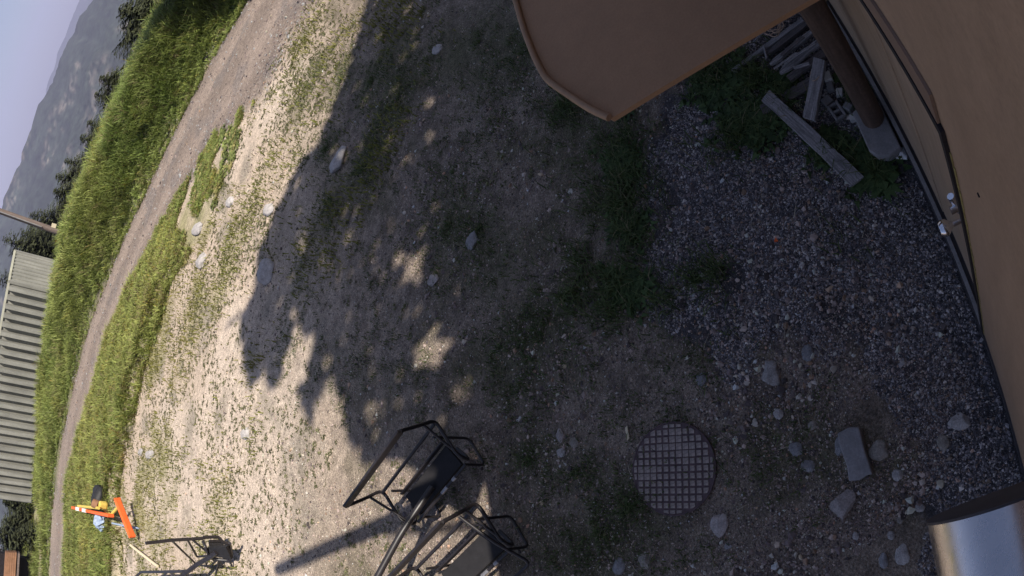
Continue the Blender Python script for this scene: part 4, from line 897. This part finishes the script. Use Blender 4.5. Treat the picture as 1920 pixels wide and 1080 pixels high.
al = lx*WD.x+ly*WD.y; who = np.argmin(np.abs(al[:, None]-np.array([t.dot(WD) for t in trunks])[None]), 1)
labs = ['broad leafy tree behind the hut near the chairs', 'tall leafy tree behind the middle of the hut', 'tall leafy tree behind the canopy end of the hut']
for i, tb_ in enumerate(trunks):
    s = who == i
    if s.sum() < 10: continue
    X3, Y3, Z3 = lx[s], ly[s], lz[s]; n = len(X3); top = Z3.max()
    tb_ = wp(tb_.dot(WD), 9.0 if False else tb_.dot(WN), 0)
    base = Vector((tb_.x, tb_.y, 5.68)) if tb_.dot(WN) < 7.2 else tb_
    base = tb_+WN*3.6; base.z = 0
    t = tag(empty('shade_tree', base), labs[i], 'tree', 'leafy trees behind the hut')
    cm = Vector((X3.mean()-base.x, Y3.mean()-base.y, 0)); mb = MB(); mb.tube([(0, 0, 0), (0, 0, 6), cm*.5+Vector((0, 0, Z3.mean()*.85)), cm+Vector((0, 0, top*.95))], [.26, .05], 9, .8); trk = mb.build('trunk', M['bark'], t, True)
    for j in range(9):
        q = random.randrange(n); mb = MB(); z0 = 6+random.random()*(Z3.mean()-6); mb.tube([cm*(z0-6)/max(Z3.mean()-6, 1)*.5+Vector((0, 0, z0)), Vector((X3[q]-base.x, Y3[q]-base.y, Z3[q]))], [.07, .015], 6); mb.build('limb', M['bark'], trk, True)
    u = RNG.normal(size=(n, 3)); u /= np.linalg.norm(u, axis=1)[:, None]; v = np.cross(u, RNG.normal(size=(n, 3))); v /= np.linalg.norm(v, axis=1)[:, None]; sz = RNG.uniform(.13, .26, n)[:, None]
    c3 = np.stack([X3-base.x, Y3-base.y, Z3], 1); P4 = np.stack([c3-u*sz, c3-v*sz*.7, c3+u*sz, c3+v*sz*.7], 1)
    colz = np.repeat(np.array([.06, .10, .03])*RNG.uniform(.6, 1.4, (n, 1)), 4, 0)
    link('crown', fast_mesh('crown', P4.reshape(-1, 3), np.arange(4*n).reshape(-1, 4), colz), M['leaf'], t)
# mast on the hut roof that throws the long straight shadow across the yard
g0, g1 = at(520, 1068), at(770, 945); mz = 11.0; mt = Vector((g0.x+S2[0]*mz*CT, g0.y+S2[1]*mz*CT, mz))
mast = tag(empty('roof_mast', (mt.x, mt.y, 5.66)), 'tall steel mast standing on the hut roof', 'mast')
mb = MB(); mb.tube([(0, 0, 0), (0, 0, mz-5.66)], .11, 12); mb.build('shaft', M['post'], mast, True); mb = MB(); mb.box((0, 0, .03), (.5, .5, .06)); mb.build('base_plate', M['trim'], mast)

# ------------------------------------------------------------------ haze over the valley
hzb = MB(); hzb.box((0, 0, 50), (26000, 26000, 1400))
hm = bpy.data.materials.new('valley_haze'); hm.use_nodes = True; nt = hm.node_tree; nt.nodes.remove(nt.nodes['Principled BSDF'])
pv = nt.nodes.new('ShaderNodeVolumePrincipled'); pv.inputs['Color'].default_value = (.66, .67, 1.0, 1); pv.inputs['Density'].default_value = .00015; pv.inputs['Anisotropy'].default_value = .0
nt.links.new(pv.outputs[0], nt.nodes['Material Output'].inputs['Volume'])
tag(hzb.build('haze', hm), 'thin blue summer haze over the valley', kind='stuff')
